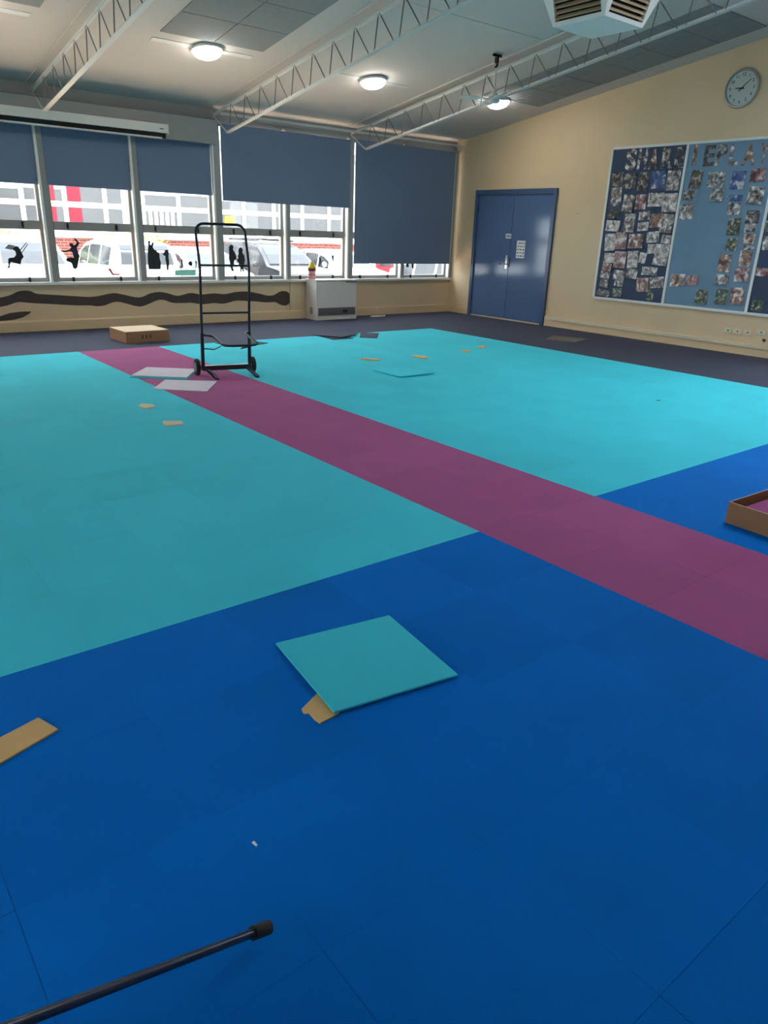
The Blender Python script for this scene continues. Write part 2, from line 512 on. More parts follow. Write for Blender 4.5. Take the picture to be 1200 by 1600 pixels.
# painted snake on the dado
SNAKE_T= [(1.6,0.42),(1.9,0.40)] + [(2.306, 0.468), (2.439, 0.498), (2.543, 0.544), (2.643, 0.554), (2.708, 0.544), (2.787, 0.508), (2.973, 0.492), (3.145, 0.478), (3.321, 0.462), (3.501, 0.449), (3.65, 0.463), (3.784, 0.488), (3.879, 0.495), (3.992, 0.474), (4.236, 0.424), (4.414, 0.481), (4.57, 0.499), (4.703, 0.475), (4.859, 0.435), (5.071, 0.474), (5.258, 0.447), (5.477, 0.46), (5.673, 0.445), (5.876, 0.474), (6.081, 0.477), (6.29, 0.443), (6.449, 0.406), (6.584, 0.408), (6.695, 0.458), (6.778, 0.473), (6.861, 0.455), (6.916, 0.396), (6.929, 0.338)]
SNAKE_B= [(1.6,0.30),(1.9,0.28)] + [(2.289, 0.345), (2.388, 0.364), (2.524, 0.403), (2.655, 0.391), (2.788, 0.378), (2.957, 0.365), (3.13, 0.351), (3.306, 0.337), (3.488, 0.331), (3.597, 0.315), (3.71, 0.325), (3.828, 0.364), (3.924, 0.369), (4.019, 0.344), (4.224, 0.291), (4.357, 0.318), (4.516, 0.376), (4.628, 0.377), (4.76, 0.332), (4.944, 0.323), (5.084, 0.323), (5.249, 0.297), (5.468, 0.308), (5.616, 0.293), (5.742, 0.311), (5.87, 0.337), (6.075, 0.325), (6.285, 0.308), (6.445, 0.292), (6.609, 0.292), (6.718, 0.243), (6.829, 0.23), (6.9, 0.268)]
def smooth_line(pts, k=4):
    out = []
    n = len(pts)
    for i in range(n-1):
        p0, p1, p2, p3 = pts[max(i-1,0)], pts[i], pts[i+1], pts[min(i+2,n-1)]
        for s in range(k):
            t = s/k
            out.append(tuple(0.5*((2*p1[a]) + (-p0[a]+p2[a])*t + (2*p0[a]-5*p1[a]+4*p2[a]-p3[a])*t*t + (-p0[a]+3*p1[a]-3*p2[a]+p3[a])*t**3) for a in (0,1)))
    out.append(pts[-1])
    return out
def ribbon(top, bot, y0, y1):
    """flat painted band between two edges"""
    n = len(top)
    mb = MB()
    vs = [(a[0],y0,a[1]) for a in top] + [(b[0],y0,b[1]) for b in bot] + [(a[0],y1,a[1]) for a in top] + [(b[0],y1,b[1]) for b in bot]
    fs = []
    for i in range(n-1):
        fs.append((i, i+1, n+i+1, n+i))
        fs.append((i, i+1, 2*n+i+1, 2*n+i)); fs.append((n+i, n+i+1, 3*n+i+1, 3*n+i))
    fs.append((0, n, 3*n, 2*n)); fs.append((n-1, 2*n-1, 4*n-1, 3*n-1))
    return mb.add(vs, fs)
tag(ribbon(smooth_line(SNAKE_T), smooth_line(SNAKE_B), 11.2965, 11.301).build('painted_snake', 'snake_brown', wall_far), 'long wavy brown snake painted on the dado')
S2 = [(1.75,0.17),(2.0,0.18)] + [(2.271, 0.223), (2.373, 0.253), (2.472, 0.267), (2.572, 0.274), (2.681, 0.272)]
S2b = [(1.75,0.155),(2.0,0.155)] + [(2.26, 0.158), (2.426, 0.168), (2.5, 0.182), (2.562, 0.197), (2.66, 0.25)]
tag(ribbon(smooth_line(S2), smooth_line(S2b), 11.2965, 11.301).build('painted_tail', 'snake_brown', wall_far), 'short brown tail painted below the snake')

# posts between the windows
POSTS = [3.04-1.275*k for k in range(6, 0, -1)] + [3.04, 4.31, 5.60, 6.865, 8.16, 9.40, 10.655]
post_n = 6
for i, x in enumerate(POSTS):
    wide = 0.065 if abs(x-5.6) < .01 or abs(x-8.16) < .01 else 0.05
    top = 2.66 if x < 5.5 else 2.98
    p = MB().box(x-wide, x+wide, 11.265, 11.44, 0.66, top)
    structure('trim_%d' % post_n, p, 'frame_grey', 'grey painted post %s' % ('in the corner by the end wall' if i == len(POSTS)-1 else ['between windows %d and %d counted from the far left' % (i, i+1)][0]), 'window post', bevel=0.003)
    MB().box(x-wide-0.005, x-wide+0.026, 11.255, 11.44, 0.666, top-0.03).build('lit_side_strip', 'lit_side_white', bpy.data.objects['trim_%d' % post_n])  # white strip paints the window light on the post's left side
    post_n += 1

# windows between the posts: frame, transom, two panes, latches
def window(n, xa, xb, top, latches=True):
    t = empty('window_%d' % n, ((xa+xb)/2, 11.37, 0.665), kind='structure', cat='window')
    hw = (xb-xa)/2
    f = MB()
    for (a, b, z0, z1) in ((-hw,-hw+0.045,0,top-0.665),(hw-0.045,hw,0,top-0.665),(-hw+0.045,hw-0.045,0,0.055),(-hw+0.045,hw-0.045,top-0.665-0.05,top-0.665)):
        f.box(a, b, -0.03, 0.03, z0, z1)
    f.build('frame', 'frame_grey', t, bevel=0.003)
    MB().box(-hw+0.045, hw-0.045, -0.04, 0.03, 0.685, 0.80).build('transom', 'frame_grey', t, bevel=0.003)
    MB().box(-hw+0.04, hw-0.04, -0.003, 0.003, 0.05, 0.69).build('pane', 'window_glass', t)
    MB().box(-hw+0.04, hw-0.04, -0.003, 0.003, 0.795, top-0.665-0.045).build('pane', 'window_glass', t)
    if latches:
        for dx in (-0.62*hw, 0.55*hw):
            for z in (0.745, 0.03):
                MB().box(dx-0.012, dx+0.012, -0.058, -0.03, z-0.03, z+0.035).box(dx-0.006, dx+0.006, -0.072, -0.055, z-0.045, z+0.0).build('latch', 'dark_metal', t)
    return t
wlabels = {}
n = 1
for i in range(len(POSTS)-1):
    xa = POSTS[i] + (0.065 if abs(POSTS[i]-5.6) < .01 or abs(POSTS[i]-8.16) < .01 else 0.05)
    xb = POSTS[i+1] - (0.065 if abs(POSTS[i+1]-5.6) < .01 or abs(POSTS[i+1]-8.16) < .01 else 0.05)
    t = window(n, xa, xb, 2.64 if xb < 5.6 else 2.96)
    t['label'] = {6: 'grey framed window with swinging child silhouette', 7: 'grey framed window with leaping child silhouette',
                  8: 'grey framed window with silhouette group on a stump', 9: 'grey framed window with two standing child silhouettes behind the trolley',
                  10: 'grey framed window above the wall heater', 11: 'grey framed window mostly covered by the longest blind', 12: 'last grey framed window next to the end wall'}.get(n, 'grey framed window out of the picture, number %d from left corner' % n)
    n += 1
for (ya, yb) in LW:
    t = empty('window_%d' % n, (XL-0.1, (ya+yb)/2, 0.6), rz=math.pi/2, label='unseen wide side window added for daylight, number %d' % n, cat='window', kind='structure')
    hw = (yb-ya)/2; f = MB()
    for (a, b, z0, z1) in ((-hw,-hw+.05,0,2.4),(hw-.05,hw,0,2.4),(-hw,hw,0,.05),(-hw,hw,2.35,2.4),(-.03,.03,0,2.4)): f.box(a,b,-.03,.03,z0,z1)
    f.build('frame', 'frame_grey', t); MB().box(-hw,hw,-.003,.003,0,2.4).build('pane', 'window_glass', t); n += 1
# added opal roof light, unseen, bringing daylight down onto the floor
t = empty('window_%d' % n, ((SKX0+SKX1)/2, (SKY0+SKY1)/2, 0), label='unseen opal glazed roof light added to brighten the right floor', cat='roof light', kind='structure'); n += 1
cx_, cy_ = (SKX0+SKX1)/2, (SKY0+SKY1)/2
def local_slope(xa, xb, ya, yb, d0, d1):
    mb = slope_box(MB(), xa, xb, ya, yb, d0, d1)
    mb.v = [(v[0]-cx_, v[1]-cy_, v[2]) for v in mb.v]
    return mb
for i in range(4):
    xa = SKX0 + i*0.9
    local_slope(xa+0.0005, xa+0.8995, SKY0+0.0005, SKY1-0.0005, -0.13, -0.115).build('pane', 'opal_glazing', t)
    local_slope(xa-0.02, xa+0.02, SKY0, SKY1, -0.16, -0.09).build('glazing_bar', 'white_paint', t)
local_slope(SKX1-0.02, SKX1+0.02, SKY0, SKY1, -0.16, -0.09).build('glazing_bar', 'white_paint', t)

# glazed side door added out of frame to let in light from the right
t = empty('added_door_2', (XR+0.1, (DA+DB)/2, 0.0), rz=math.pi/2, label='unseen glazed double side door added for daylight', cat='door', kind='structure')
hw = (DB-DA)/2; f = MB()
for (a, b, z0, z1) in ((-hw,-hw+.06,0,DZ),(hw-.06,hw,0,DZ),(-hw,hw,-.02,.12),(-hw,hw,DZ-.07,DZ),(-.06,.06,0,DZ)): f.box(a,b,-.03,.03,z0,z1)
f.build('frame', 'frame_grey', t); MB().box(-hw,hw,-.003,.003,0,DZ).build('pane', 'window_glass', t)
MB().box(0.08,0.10,0.03,0.09,0.95,1.15).build('handle', 'chrome', t)

# blue double door in the end wall
DY0, DY1, DH = 8.745, 10.68, 2.28
door = empty('door_1', (XR, (DY0+DY1)/2, 0), label='glossy blue double door in the cream end wall', cat='door', kind='structure')
hd = (DY1-DY0)/2
f = MB().box(-0.05,0.0,-hd,-hd+0.075,0,DH).box(-0.05,0.0,hd-0.075,hd,0,DH).box(-0.05,0.0,-hd+0.075,hd-0.075,DH-0.085,DH)
f.build('frame', 'door_frame_blue', door, bevel=0.004)
MB().box(-0.035,0.0,-hd+0.075,hd-0.075,0.0,0.02).build('threshold', 'cream_trim', door)
for s in (-1, 1):
    a, b = (-hd+0.08, -0.004) if s < 0 else (0.004, hd-0.08)
    leaf = MB().box(-0.022,0.0,a,b,0.025,DH-0.09).build('door_leaf', 'door_blue', door, bevel=0.002)
    hy = a-0.002 if s < 0 else b+0.002
    for hz in (0.35, 1.15, 1.95):
        MB().tube([(-0.03,hy,hz-0.06),(-0.03,hy,hz+0.06)], 0.009, 8).build('hinge', 'dark_metal', leaf)
    if s > 0:
        MB().box(-0.03,-0.02,0.035,0.085,0.92,1.16).build('lock_plate', 'chrome', leaf, bevel=0.003)
        MB().tube([(-0.025,0.06,1.0),(-0.07,0.06,1.0),(-0.078,0.075,1.0),(-0.078,0.19,1.0)], 0.011, 8).build('door_handle', 'chrome', leaf, smooth=True)
        s1 = MB().box(-0.0245,-0.0215,-0.002,0.13,1.45,1.53).build('sign_plate', 'paper_white', leaf)
        for q in range(3):
            MB().box(-0.0258,-0.024,0.012+q*0.038,0.036+q*0.038,1.465,1.515).build('lettering', 'door_frame_blue', s1)
    else:
        MB().box(-0.026,-0.02,-0.03,-0.008,0.95,1.12).build('strike_plate', 'dark_metal', leaf)
        s2 = MB().box(-0.0245,-0.0215,-0.36,-0.16,1.12,1.42).build('notice_sheet', 'paper_white', leaf)
        random.seed(11)
        for r in range(5):
            yy = -0.35
            while yy < -0.18:
                wd = random.uniform(0.015, 0.045)
                MB().box(-0.0258,-0.024,yy,min(yy+wd,-0.17),1.145+r*0.055,1.168+r*0.055).build('print_mark', 'door_frame_blue', s2)
                yy += wd + random.uniform(0.012, 0.03)
        random.seed(7)

# ------------------------------------------------------------------ blinds and projection screen
def blind(name_label, xa, xb, y, ztop, zbot, tube=True):
    t = empty('roller_blind', ((xa+xb)/2, y, zbot), label=name_label, cat='blind', group='blue roller blinds on the window wall')
    hw = (xb-xa)/2; h = ztop-zbot
    MB().box(-hw, hw, -0.002, 0.002, 0.02, h).build('fabric', 'blind_blue', t)
    MB().box(-hw, hw, -0.009, 0.009, 0.0, 0.028).build('bottom_rail', 'blind_blue', t, bevel=0.003)
    if tube:
        MB().tube([(-hw-0.01, 0.022, h-0.012), (hw+0.01, 0.022, h-0.012)], 0.022, 12).build('roller', 'blind_blue', t, smooth=True)
    return t
for i in range(len(POSTS)-1):
    xa, xb = POSTS[i], POSTS[i+1]
    if xb > 5.7: break
    blind(['short blue roller blind out of the picture, %s from the left corner' % q for q in ('first','second','third','fourth','fifth')][i] if i < 5 else
          ['short blue roller blind above the swinging silhouette', 'short blue roller blind above the leaping silhouette', 'short blue roller blind above the stump silhouette group'][i-5],
          xa+0.055, xb-0.055-(0.02 if i == 7 else 0), 11.305, 2.635, 1.92)
blind('wide blue roller blind drawn halfway down above the wall heater', 5.675, 8.115, 11.235, 2.925, 1.855)
blind('longest blue roller blind drawn nearly to the sill by the corner', 8.225, 10.60, 11.235, 2.945, 0.93)

ps = empty('projection_screen', (3.3, 11.1, 2.66), label='white casing of rolled up projection screen on bulkhead', cat='screen')
MB().box(-2.6, 1.46, -0.055, 0.055, 0.03, 0.145).build('casing', 'screen_white', ps, bevel=0.006)
MB().box(1.46, 1.475, -0.06, 0.06, 0.015, 0.15).build('end_cap', 'screen_white', ps, bevel=0.004)
MB().box(-2.58, 1.44, -0.03, 0.055, -0.03, 0.03).build('slot', 'slot_black', ps)
MB().tube([(-2.58, -0.02, -0.035), (1.38, -0.02, -0.035)], 0.014, 8).build('weight_bar', 'screen_white', ps)
MB().box(1.34, 1.40, -0.0575, -0.0545, 0.075, 0.086).build('badge', 'dark_metal', ps)

# ------------------------------------------------------------------ trusses
def truss(x, label):
    t = empty('roof_truss', (x, YF, 0), label=label, cat='truss', group='white steel roof trusses')
    def zt(y): return zc(y) - 0.085
    def zb(y): return zc(y) - 0.44
    yend = 1.2
    def L(y, z): return (0, y-YF, z)
    def angle(za, y0, y1, up):
        mb = MB()
        for (xa, xb, d0, d1) in ((-0.03, 0.03, 0, 0.006), (-0.003, 0.003, 0.0, 0.035)):
            s = 1 if up else -1
            a0, a1 = za(y0), za(y1)
            lo, hi = (min(s*d0, s*d1), max(s*d0, s*d1))
            mb.add([(xa,y0-YF,a0+lo),(xb,y0-YF,a0+lo),(xb,y1-YF,a1+lo),(xa,y1-YF,a1+lo),(xa,y0-YF,a0+hi),(xb,y0-YF,a0+hi),(xb,y1-YF,a1+hi),(xa,y1-YF,a1+hi)],
                   [(0,3,2,1),(4,5,6,7),(0,1,5,4),(1,2,6,5),(2,3,7,6),(3,0,4,7)])
        return mb
    angle(zt, yend, YF-0.03, False).build('top_chord', 'steel_white', t)
    angle(zb, yend, 10.84, True).build('bottom_chord', 'steel_white', t)
    MB().tube([L(YF-0.02, zt(YF)-0.03), L(10.86, zb(10.84)+0.01)], 0.010, 6).build('end_strut', 'steel_white', t)
    y = 10.72
    k = 0
    while y > yend + 0.4:
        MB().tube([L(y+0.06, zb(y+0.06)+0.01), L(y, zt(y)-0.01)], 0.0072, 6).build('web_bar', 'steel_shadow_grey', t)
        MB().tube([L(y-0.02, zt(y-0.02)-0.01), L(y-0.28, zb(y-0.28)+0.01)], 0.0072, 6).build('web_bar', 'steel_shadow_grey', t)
        y -= 0.43
    return t
truss(0.5, 'white steel roof truss farthest left, out of the picture')
truss(3.05, 'white steel roof truss at top left')
truss(5.60, 'white steel roof truss crossing the middle of the ceiling')
truss(8.15, 'white steel roof truss nearest the end wall, behind the fan')

# ------------------------------------------------------------------ round ceiling lamps
def lamp(x, y, label):
    z = zc(y)
    t = empty('ceiling_lamp', (x, y, z-0.002), label=label, cat='lamp', group='round ceiling lamps')
    t.rotation_euler = (-math.atan(SL) if y > 1.0 else math.atan(SL), 0, 0)
    MB().lathe([(0.16,0.0),(0.185,-0.008),(0.185,-0.034),(0.168,-0.040)]).build('rim', 'steel_white', t, smooth=True)
    MB().lathe([(0.163,-0.030),(0.168,-0.045),(0.160,-0.065),(0.135,-0.087),(0.09,-0.105),(0.04,-0.112),(0.01,-0.113)], n=32).build('diffuser', 'lamp_glow', t, smooth=True)
lamp(4.53, 9.22, 'glowing round ceiling lamp between the two left trusses')
lamp(7.01, 9.20, 'glowing round ceiling lamp between the middle and right trusses')
lamp(9.40, 9.08, 'glowing round ceiling lamp behind the ceiling fan')
lamp(1.93, 9.10, 'glowing round ceiling lamp beyond the left edge of the photo')

# ------------------------------------------------------------------ ceiling fan on its hook and rod
fx, fy = 7.90, 7.71
fz = zc(fy)
t = empty('ceiling_fan', (fx, fy, fz), label='white four-bladed ceiling fan hanging on a rod before the end wall', cat='fan')
MB().box(-0.075,0.075,-0.012,0.012,-0.03,-0.002).box(-0.02,0.02,-0.02,0.02,-0.10,-0.03).build('hook_bracket', 'dark_metal', t)
MB().tube([(0.015*math.sin(a*0.5), 0, -0.10-0.055*(a/10)) for a in range(11)], 0.014, 8).build('shackle', 'dark_metal', t)
MB().tube([(0,0,-0.15),(0,0,-0.50)], 0.011, 10).build('rod', 'steel_white', t, smooth=True)
MB().lathe([(0.02,-0.40),(0.035,-0.43),(0.028,-0.50)]).build('rod_shroud', 'steel_white', t, smooth=True)
MB().lathe([(0.03,-0.475),(0.065,-0.485),(0.082,-0.505),(0.082,-0.54),(0.062,-0.56),(0.03,-0.565)]).build('motor', 'steel_white', t, smooth=True)
for k in range(4):
    a = math.radians(-30 + 90*k)
    ca, sa = math.cos(a), math.sin(a)
    def B(r, w_, z): return (r*ca - w_*sa, r*sa + w_*ca, z)
    vs = []
    prof = [(0.07,0.022,0.0),(0.16,0.030,0.0),(0.22,0.058,0.004),(0.32,0.066,0.006),(0.42,0.060,0.006),(0.46,0.035,0.005)]
    for (r, hwid, tw) in prof:
        for s in (-1, 1):
            for dz in (0.0, 0.006):
                vs.append(B(r, s*hwid, -0.515 + s*tw*2.2 + dz))
    fs = []
    for i in range(len(prof)-1):
        o = i*4; q = o+4
        fs += [(o, o+2, q+2, q), (o+1, q+1, q+3, o+3), (o, q, q+1, o+1), (o+2, o+3, q+3, q+2)]
    fs += [(0,1,3,2), (len(vs)-4, len(vs)-2, len(vs)-1, len(vs)-3)]
    MB().add(vs, fs).build('blade', 'steel_white', t)

# ------------------------------------------------------------------ louvred cooler outlet hanging from the ceiling
ox, oy, oz = 6.84, 5.33, 3.435
hb, ht, hh = 0.307, 0.49, 0.50
t = empty('air_cooler_outlet', (ox, oy, oz), label='white ceiling air outlet with tan louvres on sloping faces', cat='air outlet')
def quad_pts(h0, z):
    return [(-h0,-h0,z),(h0,-h0,z),(h0,h0,z),(-h0,h0,z)]
b4 = quad_pts(hb, 0.0); t4 = quad_pts(ht, hh)
MB().box(-hb+0.012, hb-0.012, -hb+0.012, hb-0.012, 0.0, 0.02).build('base_plate', 'white_paint', t)
topz = zc(oy) - oz + 0.03
MB().box(-ht, ht, -ht, ht, hh, topz+0.05).build('plenum', 'white_paint', t)
MB().add(quad_pts(hb-0.05, 0.021)+quad_pts(ht-0.10, hh-0.005), [(0,1,5,4),(1,2,6,5),(2,3,7,6),(3,0,4,7)]).build('inner_liner', 'grille_dark', t)
for k in range(4):
    A, Bq, Tq, D = [Vector(v) for v in (b4[k], b4[(k+1)%4], t4[(k+1)%4], t4[k])]
    nrm = (Bq-A).cross(D-A).normalized()
    mid = (A+Bq)/2
    if nrm.x*mid.x + nrm.y*mid.y < 0: nrm = -nrm
    def F(u, v): return (A*(1-u)+Bq*u)*(1-v) + (D*(1-u)+Tq*u)*v
    # frame: outer trapezium with a rectangular opening
    v0, v1 = 0.07, 0.95
    ua = 0.09
    def inner(side, v):
        wid = (2*hb)*(1-v) + 2*ht*v
        off = (hb - 0.035)
        return 0.5 + side*off/wid
    outer = [F(0,0), F(1,0), F(1,1), F(0,1)]
    inn = [F(inner(-1,v0),v0), F(inner(1,v0),v0), F(inner(1,v1),v1), F(inner(-1,v1),v1)]
    vs = outer + inn
    vs = vs + [v - nrm*0.025 for v in vs]
    fs = []
    for i in range(4):
        j = (i+1) % 4
        fs += [(i, j, 4+j, 4+i), (8+i, 8+j, 12+j, 12+i), (4+i, 4+j, 12+j, 12+i), (i, j, 8+j, 8+i)]
    fr = MB().add(vs, fs).build('louvre_frame', 'white_paint', t)
    for q in range(10):
        v = 0.10 + q*0.085
        a, b = F(inner(-1,v),v), F(inner(1,v),v)
        up = (D-A).normalized()
        c0 = [a + nrm*0.002, b + nrm*0.002, b - nrm*0.035 + up*0.024, a - nrm*0.035 + up*0.024]
        c1 = [p + up*0.005 for p in c0]
        MB().add(c0+c1, [(0,1,2,3),(4,5,6,7),(0,1,5,4),(1,2,6,5),(2,3,7,6),(3,0,4,7)]).build('louvre', 'grille_tan', fr)

# ------------------------------------------------------------------ wall clock
ck = empty('wall_clock', (XR, 5.80, 3.45), label='round white wall clock high on the cream end wall', cat='clock')
MB().lathe([(0.205,-0.002),(0.235,-0.01),(0.240,-0.03),(0.232,-0.048),(0.215,-0.052),(0.208,-0.040),(0.206,-0.012)], axis='x', n=48).build('rim', 'clock_rim', ck, smooth=True)
face = MB().lathe([(0.21,-0.004),(0.21,-0.030)], axis='x', n=48).build('face', 'clock_face', ck)
def text_mesh(s, size, bold=0.0):
    cu = bpy.data.curves.new('lettering', 'FONT')
    cu.body = s; cu.size = size; cu.align_x = 'CENTER'; cu.align_y = 'CENTER'; cu.extrude = 0.001; cu.resolution_u = 3; cu.offset = bold
    ob = bpy.data.objects.new('lettering', cu); col.objects.link(ob)
    dg = bpy.context.evaluated_depsgraph_get()
    me = bpy.data.meshes.new_from_object(ob.evaluated_get(dg))
    bpy.data.objects.remove(ob); bpy.data.curves.remove(cu)
    return me
TOROOM = Matrix(((0,0,-1),(-1,0,0),(0,1,0))).to_4x4()      # text facing -X on the end wall
for hnum in range(1, 13):
    a = math.radians(30*hnum)
    me = text_mesh(str(hnum), 0.058)
    o = link('numeral', me, 'clock_ink', face)
    o.matrix_local = Matrix.Translation((-0.0312, -0.165*math.sin(a), 0.165*math.cos(a))) @ TOROOM
def hand(ang, l, back, wd, x):
    a = math.radians(ang)
    d = Vector((0, -math.sin(a), math.cos(a))); s = Vector((0, d.z, -d.y))
    pts = [d*-back - s*wd, d*-back + s*wd, d*l + s*wd*0.6, d*l - s*wd*0.6]
    vs = [p + Vector((x,0,0)) for p in pts] + [p + Vector((x-0.002,0,0)) for p in pts]
    return MB().add(vs, [(0,1,2,3),(4,5,6,7),(0,1,5,4),(1,2,6,5),(2,3,7,6),(3,0,4,7)])
hand(274, 0.09, 0.035, 0.009, -0.034).build('hour_hand', 'clock_ink', ck)
hand(49, 0.155, 0.05, 0.007, -0.038).build('minute_hand', 'clock_ink', ck)
MB().lathe([(0.010,-0.030),(0.010,-0.042)], axis='x', n=14).build('centre_pin', 'clock_ink', ck)

# ------------------------------------------------------------------ pinboard and its photographs
BZ0, BZ1 = 0.58, 2.82
pb = empty('pinboard', (XR, 5.8, BZ0), label='large pinboard of navy and pale blue panels with white frame', cat='pinboard')
EDGES = [7.735, 6.45, 5.13, 4.45]
for i in range(3):
    a, b = EDGES[i+1], EDGES[i]
    MB().box(-0.022, 0.0, a-5.8, b-5.8, 0.0, BZ1-BZ0).build('panel', ('board_navy','board_blue','board_navy')[i], pb)
for (za, zb_) in ((-0.025, 0.012), (BZ1-BZ0-0.012, BZ1-BZ0+0.025)):
    MB().box(-0.034, 0.0, EDGES[3]-5.8, EDGES[0]-5.8, za, zb_).build('frame_rail', 'white_paint', pb, bevel=0.003)
for e in EDGES:
    MB().box(-0.034, 0.0, e-5.8-0.02, e-5.8+0.02, 0.012, BZ1-BZ0-0.012).build('frame_stile', 'white_paint', pb, bevel=0.003)
PHOTOS_L= [[(7.58, 2.384, 0.208, 0.216), (7.345, 2.35, 0.243, 0.234), (7.105, 2.333, 0.183, 0.273), (6.846, 2.357, 0.24, 0.247), (6.602, 2.34, 0.22, 0.284)], [(7.558, 2.128, 0.195, 0.284), (7.32, 2.028, 0.204, 0.259), (7.097, 2.048, 0.198, 0.223), (6.843, 2.078, 0.268, 0.199), (6.597, 2.034, 0.247, 0.268)], [(7.57, 1.876, 0.239, 0.146), (7.248, 1.746, 0.204, 0.284), (7.0, 1.85, 0.197, 0.128), (6.78, 1.783, 0.217, 0.211), (6.573, 1.743, 0.219, 0.272)], [(7.545, 1.698, 0.268, 0.167), (6.992, 1.695, 0.197, 0.129)], [(7.553, 1.45, 0.205, 0.271), (7.355, 1.478, 0.211, 0.267), (7.081, 1.48, 0.268, 0.219), (6.795, 1.548, 0.219, 0.163), (6.556, 1.522, 0.162, 0.127)], [(7.527, 1.211, 0.214, 0.16), (7.324, 1.193, 0.229, 0.262), (7.091, 1.208, 0.195, 0.262), (6.916, 1.238, 0.127, 0.165), (6.781, 1.376, 0.15, 0.143), (6.576, 1.297, 0.247, 0.321)], [(7.551, 1.066, 0.184, 0.127), (7.297, 0.958, 0.218, 0.15), (7.067, 0.995, 0.212, 0.148), (6.762, 1.051, 0.282, 0.127)], [(7.565, 0.944, 0.191, 0.107), (7.56, 0.813, 0.174, 0.131), (7.289, 0.832, 0.168, 0.101), (6.848, 0.84, 0.223, 0.223), (6.594, 0.891, 0.251, 0.171)], [(7.549, 0.66, 0.256, 0.108), (7.293, 0.692, 0.175, 0.139), (6.688, 0.694, 0.125, 0.169)]]
PHOTOS_M= [[(6.239, 2.34, 0.186, 0.257), (5.931, 2.331, 0.257, 0.203), (5.612, 2.313, 0.203, 0.246), (5.344, 2.37, 0.215, 0.176)], [(6.314, 2.133, 0.166, 0.137), (5.877, 2.127, 0.201, 0.166), (5.595, 2.085, 0.204, 0.088), (5.319, 2.119, 0.227, 0.225)], [(6.306, 1.91, 0.22, 0.228), (5.588, 1.95, 0.194, 0.162), (5.301, 1.845, 0.197, 0.171)], [(5.543, 1.717, 0.194, 0.23), (5.311, 1.701, 0.157, 0.108)], [(5.521, 1.481, 0.169, 0.174), (5.291, 1.562, 0.168, 0.128)], [(5.578, 1.228, 0.188, 0.245), (5.277, 1.45, 0.168, 0.066), (5.288, 1.302, 0.18, 0.212)], [(6.262, 0.947, 0.24, 0.188), (6.021, 0.963, 0.209, 0.147), (5.564, 1.004, 0.195, 0.146), (5.294, 1.082, 0.213, 0.183)], [(5.833, 0.743, 0.186, 0.206), (5.526, 0.768, 0.187, 0.222), (5.298, 0.797, 0.198, 0.238)]]
PHOTOS_R= [[(5.035, 1.733, 0.145, 0.151)], [(5.02, 1.516, 0.15, 0.186)], [(5.015, 1.138, 0.174, 0.113)], [(4.985, 0.693, 0.164, 0.143)]]
ORD = ['first', 'second', 'third', 'fourth', 'fifth', 'sixth', 'seventh', 'eighth', 'ninth']
NTH = ['1st', '2nd', '3rd', '4th', '5th', '6th', '7th', '8th', '9th']
def photo(y, z, w_, h_, m, tilt, label, group):
    # gently curled print, 3 by 3 cells, pinned at the top
    vs = []; fs = []
    curl = random.uniform(0.001, 0.006)
    n_ = 4
    for layer in (0.0, 0.0012):
        for j in range(n_):
            for i in range(n_):
                u, v = i/(n_-1)-0.5, j/(n_-1)-0.5
                lift = curl*(0.5-v)**2*2 + curl*0.5*u*u
                vs.append((-lift-layer-0.0008, u*w_, v*h_))
    for L_ in (0, 1):
        o = L_*n_*n_
        for j in range(n_-1):
            for i in range(n_-1):
                a = o+j*n_+i
                fs.append((a, a+1, a+n_+1, a+n_))
    edge = [i for i in range(n_)] + [j*n_+n_-1 for j in range(1,n_)] + [(n_-1)*n_+i for i in range(n_-2,-1,-1)] + [j*n_ for j in range(n_-2,0,-1)]
    for i in range(len(edge)):
        a, b = edge[i], edge[(i+1)%len(edge)]
        fs.append((a, b, b+n_*n_, a+n_*n_))
    o = MB().add(vs, fs).build('pinned_photo', m, None)
    o.location = (XR-0.0235-random.uniform(0.0005,0.003), y, z)
    o.rotation_euler = (math.radians(tilt), 0, 0)
    tag(o, label, 'photo', group)
    return o
TINT_L = {(0,3):('photo_blue','blue and red'),(1,2):('photo_red','reddish'),(4,2):('photo_warm','warm brown'),(0,0):('photo_dark','dark'),(0,1):('photo_dark','dark'),(0,2):('photo_dark','dark'),(5,2):('photo_pale','nearly white'),
          (4,0):('photo_pale','pale'),(4,1):('photo_red','pinkish'),(6,0):('photo_warm','warm brown'),(7,1):('photo_dark','dark'),(8,0):('photo_dark','dark'),(8,1):('photo_green','greenish'),(2,3):('photo_warm','warm brown'),(7,3):('photo_warm','warm brown'),(2,0):('photo_dark','dark'),
          (5,1):('photo_red','pinkish'),(8,2):('photo_green','greenish'),(3,0):('photo_pale','pale'),(3,1):('photo_pale','pale'),(5,0):('photo_pale','pale'),(5,3):('photo_pale','pale'),(5,5):('photo_pale','pale'),(4,3):('photo_pale','pale'),(4,4):('photo_pale','pale'),(5,4):('photo_pale','pale'),(1,3):('photo_pale','pale'),(1,4):('photo_pale','pale')}
TINT_M = {(0,2):('photo_blue','dark blue'),(1,2):('photo_blue','bright blue'),(0,3):('photo_red','reddish'),(2,2):('photo_dark','dark'),(4,0):('photo_green','dark green'),(5,2):('photo_warm','brown'),(4,1):('photo_warm','brown'),
          (6,3):('photo_red','pink'),(7,0):('photo_green','dark green'),(7,1):('photo_green','greenish'),(7,2):('photo_warm','brownish'),(5,0):('photo_warm','brownish'),(6,0):('photo_warm','brownish'),(6,1):('photo_red','reddish'),(1,0):('photo_dark','dark'),(3,0):('photo_green','greenish'),(0,0):('photo_dark','dark')}
random.seed(21)
